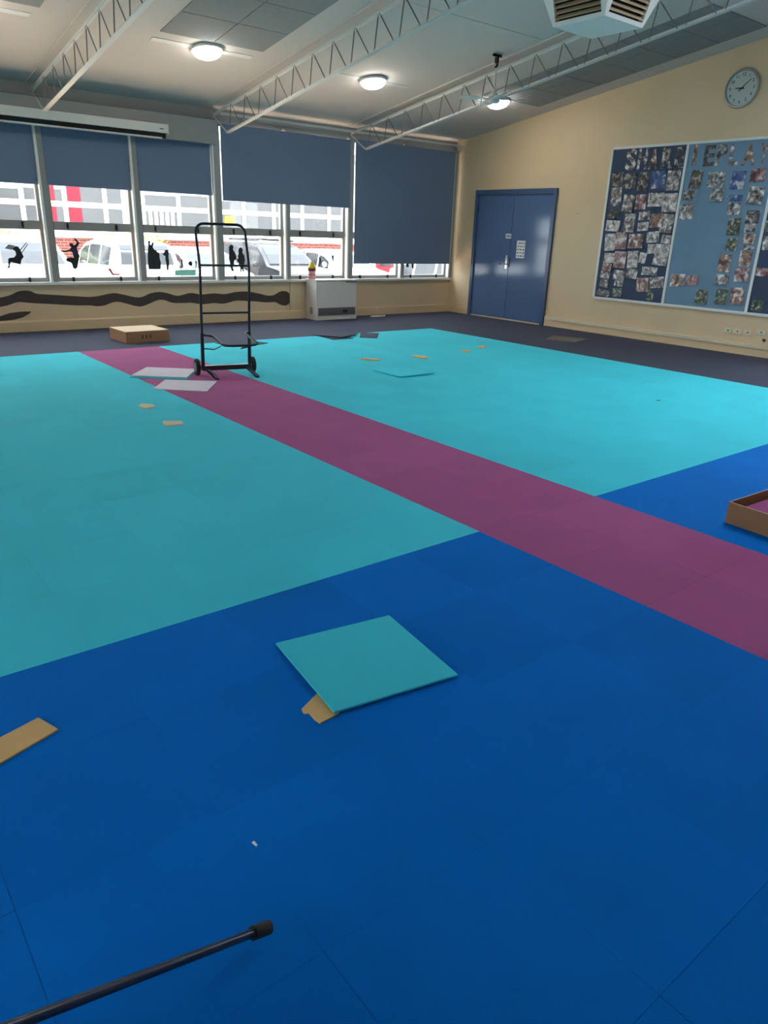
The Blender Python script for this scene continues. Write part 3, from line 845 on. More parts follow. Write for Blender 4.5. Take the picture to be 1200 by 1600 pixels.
for rows, tint, where, grp in ((PHOTOS_L, TINT_L, 'dark navy panel', 'photos on the left navy panel'), (PHOTOS_M, TINT_M, 'pale blue panel', 'photos on the pale blue panel'), (PHOTOS_R, {(3,0):('photo_green','greenish'),(2,0):('photo_red','reddish')}, 'navy panel at right edge', 'photos on the right navy panel')):
    for r, row in enumerate(rows):
        for c, (y, z, w_, h_) in enumerate(row):
            lo_, hi_ = {'dark navy panel': (6.475, 7.71), 'pale blue panel': (5.155, 6.425)}.get(where, (3.9, 5.105))
            w_ *= 0.96; h_ *= 0.96
            y = min(max(y, lo_ + w_*0.54), hi_ - w_*0.54); z = max(z, 0.605 + h_*0.54)
            m, word = tint.get((r, c), ('photo_grey', 'grey'))
            photo(y, z, w_, h_, m, random.uniform(-7, 5), '%s photo, %s from left in %s row on %s' % (word, NTH[c], ORD[r], where), grp)
LET_L = [('S', 7.379, 2.655, 0.188, 0.304), ('H', 7.174, 2.656, 0.162, 0.3), ('A', 6.982, 2.641, 0.158, 0.276), ('R', 6.752, 2.647, 0.185, 0.282), ('E', 6.558, 2.643, 0.145, 0.279)]
LET_M = [('I', 6.321, 2.665, 0.058, 0.274), ('E', 6.096, 2.644, 0.158, 0.27), ('P', 5.914, 2.648, 0.154, 0.276), ('L', 5.731, 2.639, 0.129, 0.272), ('A', 5.519, 2.629, 0.177, 0.268), ('Y', 5.317, 2.633, 0.121, 0.255)]
for lets, where, ms in ((LET_L, 'the dark navy panel', ['photo_grey','photo_grey','photo_warm','photo_grey','photo_dark']), (LET_M, 'the pale blue panel', ['photo_warm','photo_dark','photo_grey','photo_grey','photo_warm','photo_warm'])):
    for k, (ch, y, z, w_, h_) in enumerate(lets):
        me = text_mesh(ch, 1.0, 0.035)
        xs_ = [v.co.x for v in me.vertices]; ys_ = [v.co.y for v in me.vertices]
        cx_, cy_ = (min(xs_)+max(xs_))/2, (min(ys_)+max(ys_))/2
        sx_, sy_ = w_/(max(xs_)-min(xs_)), h_/(max(ys_)-min(ys_))
        for v in me.vertices:
            X_, Y_ = (v.co.x-cx_)*sx_, (v.co.y-cy_)*sy_
            v.co = (-v.co.z*1.2, -X_, Y_)
        # embolden: cut-out letters are chunky
        bm = bmesh.new(); bm.from_mesh(me); bmesh.ops.recalc_face_normals(bm, faces=bm.faces); bm.to_mesh(me); bm.free()
        o = link('cutout_letter', me, ms[k])
        o.location = (XR-0.026, y, z)
        tag(o, 'letter %s cut from photos at the top of %s' % (ch, where), 'letter', 'photo letters along the top of the pinboard')

# power outlets on the end wall
for y, z, lab, wide in ((5.34, 0.31, 'cream power outlet farthest left below the pinboard', 0.115), (5.20, 0.31, 'cream power outlet, middle of three below the pinboard', 0.115), (5.05, 0.31, 'cream round-edged outlet, third below the pinboard', 0.105), (4.86, 0.335, 'cream double outlet at the right edge below the pinboard', 0.14)):
    t = empty('power_outlet', (XR, y, z), label=lab, cat='outlet', group='power outlets on the end wall')
    MB().box(-0.014, 0, -wide/2, wide/2, -0.036, 0.036).build('plate', 'plastic_cream', t, bevel=0.004)
    MB().box(-0.018, -0.012, -0.012, 0.004, -0.006, 0.014).build('switch', 'dark_metal', t)
t = empty('cable_grommet', (XR, 4.80, 0.235), label='small dark cable plug under the right outlet', cat='plug')
MB().lathe([(0.022,0.0),(0.022,-0.02),(0.014,-0.035)], axis='x', n=16).build('body', 'dark_metal', t)
MB().tube([(-0.03,0,0),(-0.035,0,-0.04),(-0.03,0,-0.07)], 0.006, 6).build('cord', 'plastic_cream', t)

# ------------------------------------------------------------------ wall heater
ht_ = empty('wall_heater', (7.5, 11.10, 0.0), label='off-white gas wall heater under the window', cat='heater')
ht_.location = (7.64, 11.06, 0)
MB().box(-0.43, 0.43, -0.14, 0.20, 0.05, 0.655).build('cabinet', 'heater_white', ht_, bevel=0.012)
MB().box(-0.44, 0.44, -0.15, 0.20, 0.655, 0.675).build('top_plate', 'heater_white', ht_, bevel=0.004)
MB().box(-0.43, 0.43, -0.15, 0.20, 0.0, 0.055).build('plinth', 'heater_white', ht_, bevel=0.004)
MB().box(-0.39, 0.40, -0.146, -0.137, 0.075, 0.205).build('grille_recess', 'heater_grille', ht_)
for k in range(5):
    MB().box(-0.385, 0.395, -0.156, -0.143, 0.083+k*0.026, 0.092+k*0.026).build('grille_slat', 'heater_grille', ht_)
MB().box(0.13, 0.22, -0.158, -0.144, 0.115, 0.165).build('control_knob', 'heater_dark', ht_)
MB().box(0.20, 0.42, -0.152, -0.138, 0.63, 0.652).build('badge', 'steel_shadow_grey', ht_)
for k in range(4):
    MB().box(-0.433, -0.428, -0.02, 0.06, 0.10+k*0.03, 0.115+k*0.03).build('side_vent', 'heater_dark', ht_)

# ------------------------------------------------------------------ silhouettes on the glass
def sticker(label, outlines, m='black_vinyl', group='vinyl silhouettes on the window glass'):
    mb = MB()
    for pts in outlines:
        mb.prism(pts, 11.3655, 11.3670, 1)
    o = mb.build('vinyl_silhouette', m)
    return tag(o, label, 'sticker', group)
SWING= [(2.572, 1.103), (2.608, 1.133), (2.646, 1.121), (2.665, 1.08), (2.683, 1.03), (2.694, 0.992), (2.66, 0.956), (2.639, 0.889), (2.57, 0.914), (2.523, 0.925), (2.512, 0.905), (2.499, 0.847), (2.45, 0.842), (2.483, 0.872), (2.493, 0.963), (2.514, 0.979), (2.571, 0.985), (2.601, 1.021), (2.598, 1.063), (2.569, 1.087)]
ROPES= [[(2.655, 1.08), (2.772, 1.205), (2.778, 1.199), (2.666, 1.076)], [(2.674, 1.05), (2.766, 1.164), (2.773, 1.158), (2.683, 1.045)]]
JUMP= [(3.391, 1.255), (3.421, 1.239), (3.439, 1.21), (3.464, 1.188), (3.437, 1.15), (3.416, 1.124), (3.423, 1.073), (3.444, 1.012), (3.422, 0.943), (3.394, 0.856), (3.365, 0.829), (3.331, 0.847), (3.322, 0.916), (3.254, 0.939), (3.249, 0.973), (3.295, 0.99), (3.357, 0.991), (3.35, 1.055), (3.323, 1.077), (3.26, 1.059), (3.166, 1.073), (3.172, 1.083), (3.262, 1.083), (3.322, 1.1), (3.341, 1.132), (3.315, 1.157), (3.326, 1.179), (3.361, 1.18), (3.379, 1.153), (3.404, 1.167), (3.424, 1.193), (3.401, 1.218)]
STUMP= [(4.466, 1.23), (4.493, 1.244), (4.508, 1.221), (4.495, 1.191), (4.513, 1.178), (4.529, 1.212), (4.556, 1.222), (4.557, 1.186), (4.535, 1.153), (4.557, 1.113), (4.593, 1.094), (4.634, 1.054), (4.634, 0.974), (4.648, 0.934), (4.637, 0.827), (4.447, 0.827), (4.443, 0.963), (4.453, 1.082), (4.468, 1.161)]
GIRL= [(4.679, 1.069), (4.7, 1.055), (4.726, 1.106), (4.766, 1.114), (4.786, 1.086), (4.776, 1.006), (4.782, 0.935), (4.762, 0.819), (4.732, 0.815), (4.735, 0.904), (4.722, 0.965), (4.726, 1.021), (4.698, 1.035)]
SMALL= [[(4.982, 0.976), (5.0, 0.977), (5.001, 0.925), (5.005, 0.851), (4.982, 0.851), (4.977, 0.915)], [(5.093, 0.93), (5.146, 0.951), (5.162, 0.916), (5.15, 0.878), (5.125, 0.878), (5.11, 0.893), (5.095, 0.878)], [(5.211, 0.951), (5.235, 0.955), (5.237, 0.916), (5.224, 0.851), (5.21, 0.851), (5.218, 0.905)]]
KIDA= [(5.816, 1.18), (5.846, 1.205), (5.88, 1.201), (5.896, 1.172), (5.883, 1.132), (5.915, 1.084), (5.941, 1.025), (5.934, 0.98), (5.904, 0.975), (5.889, 0.895), (5.864, 0.856), (5.891, 0.796), (5.844, 0.796), (5.824, 0.856), (5.823, 0.915), (5.802, 1.004), (5.811, 1.082), (5.808, 1.131)]
KIDB= [(5.987, 1.144), (6.017, 1.166), (6.052, 1.154), (6.062, 1.115), (6.049, 1.085), (6.088, 1.036), (6.093, 0.956), (6.064, 0.886), (6.056, 0.836), (6.082, 0.785), (6.043, 0.795), (6.027, 0.836), (6.022, 0.78), (6.001, 0.785), (5.998, 0.856), (5.977, 0.916), (5.939, 0.98), (5.946, 0.995), (5.969, 0.985), (5.965, 1.035), (5.984, 1.074), (5.974, 1.104)]
BITS= [[(7.556, 1.044), (7.593, 1.017), (7.603, 0.964), (7.58, 0.888), (7.559, 0.877), (7.57, 0.942)], [(7.833, 1.062), (7.872, 1.06), (7.868, 0.997), (7.855, 0.927), (7.841, 0.927), (7.845, 0.997)]]
BITS2 = [[(9.58, 0.868), (9.601, 1.0), (9.645, 1.0), (9.649, 0.854)], [(9.724, 0.921), (9.74, 1.0), (9.768, 1.0), (9.78, 0.823), (9.728, 0.859)]]
s = sticker('black silhouette sticker of a child on a swing', [SWING])
for r in ROPES:
    MB().prism(r, 11.3655, 11.3668, 1).build('rope', 'black_vinyl', s)
MB().prism([(2.47,1.10),(2.52,1.15),(2.60,1.14),(2.585,1.105),(2.56,1.08)], 11.3658, 11.3672, 1).build('hair', 'grey_vinyl', s)
s = sticker('black silhouette sticker of a leaping child with arms out', [JUMP])
MB().prism([(3.34,1.06),(3.345,1.125),(3.40,1.13),(3.41,1.08),(3.40,1.03)], 11.3648, 11.3656, 1).build('shirt', 'blue_vinyl', s)
sticker('black silhouette sticker of children climbing a stump', [STUMP])
sticker('black silhouette sticker of a girl reaching towards the stump', [GIRL])
for q, lab in zip(SMALL, ('small black bird silhouette sticker nearest the girl', 'small crouching black silhouette sticker, middle of three', 'small black bird silhouette sticker nearest the trolley')):
    sticker(lab, [q])
rc = sticker('small red chair sticker low on the glass below the wagon', [[(3.825,0.842),(3.868,0.838),(3.912,0.752),(3.885,0.748)], [(3.895,0.770),(3.995,0.764),(3.995,0.745),(3.89,0.748)]], 'chair_red')
for (xa, xb) in ((3.905, 3.91), (3.985, 3.99)):
    MB().prism([(xa,0.75),(xb,0.75),(xb+0.002,0.705),(xa+0.002,0.705)], 11.3655, 11.3668, 1).build('leg', 'grey_vinyl', rc)
sticker('mint green block sticker under the small black silhouettes', [[(4.87,0.815),(5.22,0.825),(5.20,0.735),(4.86,0.735)]], 'mint_vinyl')
MB_ = sticker('taller black silhouette sticker of a child holding hands', [KIDA])
sticker('shorter black silhouette sticker of a child holding hands', [KIDB])
sticker('narrow curved black sticker behind the wall heater', [BITS[0]])
sticker('narrow straight black sticker right of the wall heater', [BITS[1]])
sticker('left black sticker showing below the longest blind', [BITS2[0]])
sticker('right black sticker showing below the longest blind', [BITS2[1]])

# ------------------------------------------------------------------ black folding trolley
TRX, TRY = 3.545, 7.10
t = empty('hand_trolley', (TRX, TRY, 0), rz=math.radians(-12), label='tall black tubular hand trolley standing on the purple strip', cat='trolley')
# local x to the right along the axle, -y forward to the camera
HW = 0.25
def off(z):
    pts = [(0.0,-0.0),(0.6,-0.05),(1.08,-0.10),(1.2,-0.075),(1.34,-0.02),(1.5,0.0)]
    for (a, b) in zip(pts, pts[1:]):
        if z <= b[0]: return a[1] + (b[1]-a[1])*(z-a[0])/(b[0]-a[0])
    return 0.0
path = [(-HW, off(z), z) for z in (0.07,0.3,0.6,0.9,1.08,1.14,1.2,1.3,1.40)]
for k in range(1, 7):
    a = math.pi/2*k/6
    path.append((-HW+0.085*(1-math.cos(a)), 0.0, 1.41+0.085*math.sin(a)))
path += [(-p[0], p[1], p[2]) for p in reversed(path)]
MB().tube(path, 0.0135, 10).build('frame_tube', 'black_tube', t, smooth=True)
for z in (1.11, 0.645):
    MB().tube([(-HW, off(z), z), (HW, off(z), z)], 0.011, 8).build('cross_bar', 'black_tube', t, smooth=True)
for s in (-1, 1):                                        # sleeves on the lower uprights
    MB().tube([(s*HW, off(.05), 0.06), (s*HW, off(.45), 0.45)], 0.019, 10).build('sleeve', 'black_tube', t, smooth=True)
zl = 0.425
loop = [(-HW,off(zl),zl),(-HW+0.08,off(zl)-0.05,zl-0.004),(-HW+0.10,off(zl)-0.07,zl-0.012),(-HW+0.12,off(zl)-0.33,zl-0.055),(-HW+0.14,off(zl)-0.37,zl-0.06),(-HW+0.20,off(zl)-0.39,zl-0.062)]
loop += [(HW-0.10,off(zl)-0.39,zl-0.062),(HW-0.05,off(zl)-0.375,zl-0.06),(HW-0.02,off(zl)-0.34,zl-0.055),(HW-0.055,off(zl)-0.06,zl+0.008),(HW-0.045,off(zl)-0.03,zl+0.012),(HW,off(zl),zl+0.01)]
MB().tube(loop, 0.0125, 10).build('load_loop', 'black_tube', t, smooth=True)
for s in (-1, 1):
    MB().tube([(s*HW, off(.28), 0.285), (s*(HW-0.11), off(.28)-0.06, 0.28), (s*(HW-0.12), off(.28)-0.28, 0.345)], 0.006, 8).build('strut', 'black_tube', t, smooth=True)
MB().box(-HW-0.01, HW+0.01, -0.035, 0.025, 0.055, 0.105).build('base_beam', 'black_tube', t, bevel=0.004)
for s in (-1, 1):
    MB().add([(s*0.20,-0.03,0.06),(s*0.235,-0.03,0.06),(s*0.235,-0.03,0.082),(s*0.20,-0.03,0.082),
              (s*0.215+0.03,-0.26,0.0),(s*0.215+0.065,-0.26,0.0),(s*0.215+0.065,-0.26,0.018),(s*0.215+0.03,-0.26,0.018)],
             [(0,1,2,3),(4,5,6,7),(0,1,5,4),(1,2,6,5),(2,3,7,6),(3,0,4,7)]).build('foot', 'tube_sheen_blue', t)
    wx = s*(HW+0.05)
    wh = MB().lathe([(0.05,-0.02),(0.078,-0.02),(0.085,-0.012),(0.085,0.012),(0.078,0.02),(0.05,0.02)], (wx, 0.05, 0.085), axis='x', n=24).build('wheel', 'black_rubber', t, smooth=True)
    MB().lathe([(0.045,-0.024),(0.05,-0.018),(0.05,0.018),(0.045,0.024)], (wx, 0.05, 0.085), axis='x', n=20).build('hub', 'heater_grille', wh, smooth=True)
    MB().tube([(s*(HW-0.02), 0.05, 0.085), (s*(HW+0.06), 0.05, 0.085)], 0.009, 8).build('axle', 'black_tube', t)

# ------------------------------------------------------------------ cartons
def carton(loc, rz, lx, ly, lz, label, m='cardboard', top='cardboard_light', opened=False):
    t = empty('cardboard_box', loc, rz, label, 'box')
    if not opened:
        MB().box(-lx/2, lx/2, -ly/2, ly/2, 0.0, lz-0.004).build('body', m, t, bevel=0.004)
        for s in (-1, 1):
            y0, y1 = (-ly/2, -0.0015) if s < 0 else (0.0015, ly/2)
            MB().box(-lx/2+0.001, lx/2-0.001, y0, y1, lz-0.004, lz).build('flap', top, t)
    else:
        th = 0.005
        MB().box(-lx/2, lx/2, -ly/2, ly/2, 0.0, th).build('base', m, t)
        for (a, b, c, d) in ((-lx/2,lx/2,-ly/2,-ly/2+th),(-lx/2,lx/2,ly/2-th,ly/2),(-lx/2,-lx/2+th,-ly/2+th,ly/2-th),(lx/2-th,lx/2,-ly/2+th,ly/2-th)):
            sd = MB().box(a, b, c, d, th, lz-0.002).build('side', m, t)
            MB().box(a, b, c, d, lz-0.002, lz).build('cut_edge', 'cardboard_edge', sd)
    return t
b1 = carton((3.685, 9.93, 0), math.radians(2), 0.60, 0.56, 0.15, 'flat closed cardboard box on the navy carpet under the windows')
for k in range(3):
    MB().box(-0.09+k*0.055, -0.065+k*0.055, -0.2815, -0.2795, 0.05, 0.10).build('print_mark', 'bark', b1)
b2 = carton((4.195, 1.47, 0), math.radians(-3), 0.55, 0.56, 0.125, 'open cardboard box of purple carpet tiles cut by right edge', opened=True)
carton((-0.62, 0.80, 0), math.radians(8), 0.62, 0.52, 0.49, 'tall closed cardboard box left of the camera, out of the picture')

def slab_tile(name, pts, z0, th, m, label, cat, group=None, lift=None):
    """flat piece with given floor outline; lift: extra height per corner"""
    n_ = len(pts)
    lf = lift or [0.0]*n_
    cx = sum(p[0] for p in pts)/n_; cy = sum(p[1] for p in pts)/n_
    vs = [(p[0]-cx, p[1]-cy, z0+l) for p, l in zip(pts, lf)] + [(p[0]-cx, p[1]-cy, z0+th+l) for p, l in zip(pts, lf)]
    fs = [tuple(range(n_)), tuple(range(2*n_-1, n_-1, -1))] + [(i, (i+1)%n_, (i+1)%n_+n_, i+n_) for i in range(n_)]
    o = MB().add(vs, fs).build(name, m)
    o.location = (cx, cy, 0)
    return tag(o, label, cat, group)
def square(c, a, s=0.5):
    out = []
    for (dx, dy) in ((-.5,-.5),(.5,-.5),(.5,.5),(-.5,.5)):
        x, y = dx*s, dy*s
        out.append((c[0]+x*math.cos(a)-y*math.sin(a), c[1]+x*math.sin(a)+y*math.cos(a)))
    return out
# tiles inside the open box
for k in range(10):
    c = (4.195+random.uniform(-.01,.01), 1.47+random.uniform(-.01,.01))
    slab_tile('loose_carpet_tile', square(c, math.radians(-3), 0.5), 0.0055+k*0.0075, 0.007, 'purple_carpet', 'purple carpet tile in the open cardboard box, %s of its stack' % ['bottom', 'second', 'third', 'fourth', 'fifth', 'sixth', 'seventh', 'eighth', 'ninth', 'topmost'][k], 'carpet tile', 'purple tiles in the box')
# the foreground tile over its scrap of card
slab_tile('cardboard_offcut', [(1.061,1.695),(1.055,1.672),(1.070,1.664),(1.068,1.645),(1.066,1.627),(1.069,1.599),(1.142,1.603),(1.30,1.70),(1.24,1.78)], 0.0, 0.004, 'offcut_tan', 'tan cardboard scrap with torn end under the foreground turquoise tile', 'offcut')
slab_tile('loose_carpet_tile', [(1.191,2.08),(1.68,2.007),(1.609,1.527),(1.129,1.605)], 0.0045, 0.007, 'turquoise_carpet', 'turquoise carpet tile lying loose on the blue carpet in front', 'carpet tile', lift=[0.004,0.0,0.004,0.006])
slab_tile('cardboard_offcut', [(-0.22,1.935),(0.247,2.105),(0.365,2.139),(0.398,2.045),(0.221,1.984),(-0.19,1.84)], 0.0, 0.006, 'offcut_tan', 'long tan cardboard strip on the blue carpet at the left edge', 'offcut')
# upturned tiles by the trolley
slab_tile('loose_carpet_tile', [(2.60,7.385),(3.055,7.03),(3.37,7.43),(2.94,7.80)], 0.0, 0.007, 'turquoise_carpet', 'turquoise carpet tile underneath the upturned pair by the trolley', 'carpet tile', 'upturned tiles by the trolley')
slab_tile('loose_carpet_tile', [(2.625,7.41),(3.078,7.07),(3.375,7.47),(2.951,7.82)], 0.0075, 0.007, 'tile_backing', 'grey backed upturned carpet tile on top of pair left of trolley', 'carpet tile', 'upturned tiles by the trolley', lift=[0.006,0.002,0.0,0.0])
slab_tile('loose_carpet_tile', [(2.586,6.739),(2.973,6.389),(3.279,6.796),(2.858,7.1)], 0.0, 0.007, 'tile_backing', 'single grey backed upturned carpet tile in front of the trolley', 'carpet tile', 'upturned tiles by the trolley')
# loose tiles further back
slab_tile('loose_carpet_tile', [(5.102,6.558),(5.073,6.05),(5.564,6.03),(5.593,6.54)], 0.0, 0.008, 'turquoise_carpet', 'turquoise carpet tile lying loose on the far turquoise zone', 'carpet tile', lift=[0.0,0.012,0.012,0.0])
slab_tile('loose_carpet_tile', [(6.12,9.30),(6.10,8.80),(6.45,8.78),(6.47,9.28)], 0.0, 0.007, 'navy_carpet', 'cut navy carpet tile overlapped by another at the turquoise edge', 'carpet tile', 'loose navy tiles')
slab_tile('loose_carpet_tile', square((6.40,9.16), math.radians(25), 0.5), 0.0075, 0.007, 'navy_carpet', 'navy carpet tile raised on another at the turquoise edge', 'carpet tile', 'loose navy tiles', lift=[0.012,0.012,0.0,0.0])
slab_tile('loose_carpet_tile', [(6.60,8.83),(6.80,8.66),(7.16,9.08),(6.93,9.25)], 0.0, 0.007, 'navy_carpet', 'narrow navy carpet tile offcut at the turquoise edge', 'carpet tile', 'loose navy tiles')
slab_tile('loose_carpet_tile', square((4.76,9.04), math.radians(22), 0.5), 0.0, 0.007, 'navy_carpet', 'navy carpet tile lying at the turquoise edge behind the trolley', 'carpet tile', 'loose navy tiles')
slab_tile('floor_mat', [(9.176,7.441),(9.328,6.992),(9.831,7.145),(9.633,7.637)], 0.0, 0.012, 'mat_olive', 'olive grey tile lying on navy carpet by the end wall', 'carpet tile')
slab_tile('paper_sheet', [(8.46,11.02),(8.80,11.0),(8.95,11.16),(8.62,11.18)], 0.0, 0.003, 'paper_white', 'white paper strip on the navy carpet right of the heater', 'paper')
for nm, pts, m, lab in (
    ('s1', [(2.204,6.10),(2.228,6.003),(2.324,6.031),(2.329,6.114),(2.259,6.183)], 'offcut_pale', 'pale cardboard scrap on the turquoise, nearer the trolley of two'),
    ('s2', [(2.15,5.458),(2.139,5.37),(2.273,5.337),(2.302,5.44),(2.178,5.514)], 'offcut_pale', 'pale cardboard scrap on the left turquoise, farther from the trolley'),
    ('o1', [(5.45,7.25),(5.40,7.19),(5.572,7.045),(5.63,7.11)], 'offcut_tan', 'longest tan offcut on the far turquoise zone'),
    ('o2', [(6.179,7.133),(6.139,7.03),(6.214,6.868),(6.274,6.918),(6.29,7.06)], 'offcut_tan', 'tan offcut second from left on the far turquoise zone'),
    ('o3', [(7.08,7.16),(7.02,7.06),(7.10,7.02),(7.22,7.12)], 'offcut_tan', 'small tan offcut third from left on the far turquoise zone'),
    ('o4', [(7.52,7.30),(7.53,7.20),(7.63,7.235),(7.73,7.35)], 'offcut_tan', 'small tan offcut nearest the end wall on far turquoise zone')):
    slab_tile('cardboard_offcut', pts, 0.0, 0.012 if nm[0] == 'o' else 0.008, m, lab, 'offcut', 'cardboard scraps on the turquoise')
slab_tile('lint_thread', [(0.661,1.300),(0.664,1.283),(0.669,1.284),(0.668,1.301)], 0.0, 0.002, 'paper_white', 'tiny white thread on the blue carpet', 'lint')
slab_tile('lint_thread', [(6.61,3.885),(6.61,3.872),(6.645,3.858),(6.645,3.87)], 0.0, 0.004, 'dark_metal', 'tiny dark crumb on the right turquoise zone', 'lint')

# ------------------------------------------------------------------ pole lying at lower left, leaning on the box out of the picture
tip = Vector((0.562, 1.042, 0.030)); far = Vector((0.060, 0.905, 0.335))
d = (far - tip); dn = d.normalized()
pole = empty('metal_pole', tip, label='dark metal pole with black rubber tip at the lower left', cat='pole')
end = dn*1.5
MB().tube([dn*0.03, end], 0.0095, 14).build('shaft', 'tube_sheen_blue', pole, smooth=True)
MB().tube([dn*0.0, dn*0.002, dn*0.055, dn*0.057], [0.012, 0.0155, 0.0148, 0.011], 16).build('rubber_tip', 'black_rubber', pole, smooth=True)

# ------------------------------------------------------------------ outside: ground, cars, the building across
structure('ground', MB().box(-60, 90, YF+0.2, 26.0, -0.9, -0.6).box(-60, XL-0.2, -60, YF+0.2, -0.9, -0.6).box(XR+0.2, 90, -60, YF+0.2, -0.9, -0.6).box(XL-0.2, XR+0.2, -60, YB-0.2, -0.9, -0.6), 'asphalt', 'pale asphalt car park outside the windows', 'ground')
structure('bounce_path', MB().box(-30, 40, YF+0.2, 14.6, -0.6, -0.5), 'bounce_concrete', 'unseen pale concrete path added outside to bounce light inside', 'bounce_path')  # pale path, unseen, added to bounce sunlight up onto the ceiling
structure('kerb_strip', MB().box(-60, 90, 25.2, 26.0, -0.6, -0.45), 'kerb', 'concrete kerb below the brick building', 'kerb')

BYc = 26.0
sb = empty('school_building', (7.6, BYc, -0.6), label='white framed brick building across the car park', cat='building')
MB().box(-12, 26, 0.0, 0.4, 0.0, 1.58).build('brick_base', 'brick_red', sb)
MB().box(-12, 26, -0.06, 0.4, 1.58, 1.80).build('sill_band', 'facade_white', sb)
MB().box(-12, 26, -0.02, 0.4, 3.75, 4.6).build('upper_wall', 'facade_white', sb)
MB().box(-12.5, 26.5, -0.7, 6.0, 4.6, 4.85).build('roof', 'roofing', sb)
MB().box(-12, 26, 0.7, 0.9, 1.5, 3.8).build('back_panel', 'far_blind', sb)
MW = 1.27
for k in range(-9, 20):
    x = k*MW
    MB().box(x-0.07, x+0.07, -0.03, 0.3, 1.80, 3.75).build('mullion', 'facade_white', sb)
    wdw = MB().box(x+0.07, x+MW-0.07, -0.01, 0.05, 2.50, 2.66).box(x+0.07, x+MW-0.07, -0.01, 0.05, 3.70, 3.75).build('window', 'facade_white', sb)
    MB().box(x+0.07, x+MW-0.07, 0.01, 0.02, 1.80, 2.50).build('pane', 'far_glass', wdw)
    MB().box(x+0.07, x+MW-0.07, 0.01, 0.02, 2.66, 3.70).build('pane', 'far_glass', wdw)
    if k in (-1, 0):
        xa, xb = (x+0.10, x+0.50) if k == 0 else (x+0.55, x+0.98)
        for q in range(4):
            xx = xa + (xb-xa)*q/4
            for (z0_, z1_) in ((1.81, 2.49), (2.67, 3.2 if k == -1 else 3.69)):
                MB().box(xx, xx+(xb-xa)/4+0.004, -0.004-0.006*(q%2), 0.008, z0_, z1_).build('curtain', 'red_curtain', wdw)
    if k in (-2, -1, 2, 3, 4, 5, 6, 8, 11, 12, 13):
        MB().box(x+0.08, x+MW-0.08, -0.003, 0.009, [3.05, 2.95, 3.0][k % 3], 3.69).build('blind', 'far_blind', wdw)
    if k == 2:
        for q in range(5):
            MB().box(x+0.18+q*0.2, x+0.30+q*0.2, -0.006, 0.009, 1.81, 2.49).build('slat', 'facade_white', wdw)
    if k == 4:
        MB().box(x+0.5, x+0.9, -0.004, 0.009, 2.2, 2.45).build('poster', 'pencil_yellow', wdw)
    if k == 1:
        MB().box(x+0.55, x+1.1, -0.004, 0.009, 1.82, 3.1).build('cupboard', 'far_blind', wdw)

# shrubs against the brick base
def shrub(x, y, h, r, label):
    t = empty('shrub', (x, y, -0.45), label=label, cat='shrub', group='shrubs along the brick wall')
    for q in range(5):
        a = q*1.256
        MB().tube([(0,0,0), (0.1*math.cos(a), 0.1*math.sin(a), h*0.5), (0.3*r*math.cos(a), 0.3*r*math.sin(a), h*0.85)], 0.012, 5).build('stem', 'bark', t)
    mb = MB()
    for q in range(260):
        v = Vector((random.gauss(0,1), random.gauss(0,1), random.gauss(0,1))).normalized()*random.uniform(0.5, 1.0)
        c = Vector((v.x*r, v.y*r*0.7, h*0.65 + v.z*h*0.4))
        u = Vector((random.gauss(0,1), random.gauss(0,1), random.gauss(0,1))).normalized()*0.075
        w_ = u.orthogonal().normalized()*0.03
        mb.add([c-u, c+w_, c+u, c-w_], [(0,1,2,3)])
    o = mb.build('foliage', 'leaf_green', t); o['kind'] = 'stuff'
random.seed(5)
shrub(5.55, 25.45, 1.75, 0.6, 'sunlit shrub at the brick wall, farthest left')
shrub(8.6, 25.45, 1.65, 0.7, 'sunlit shrub at the brick wall behind the white wagon')
shrub(10.3, 25.45, 1.60, 0.6, 'sunlit shrub at the brick wall behind the silver car')

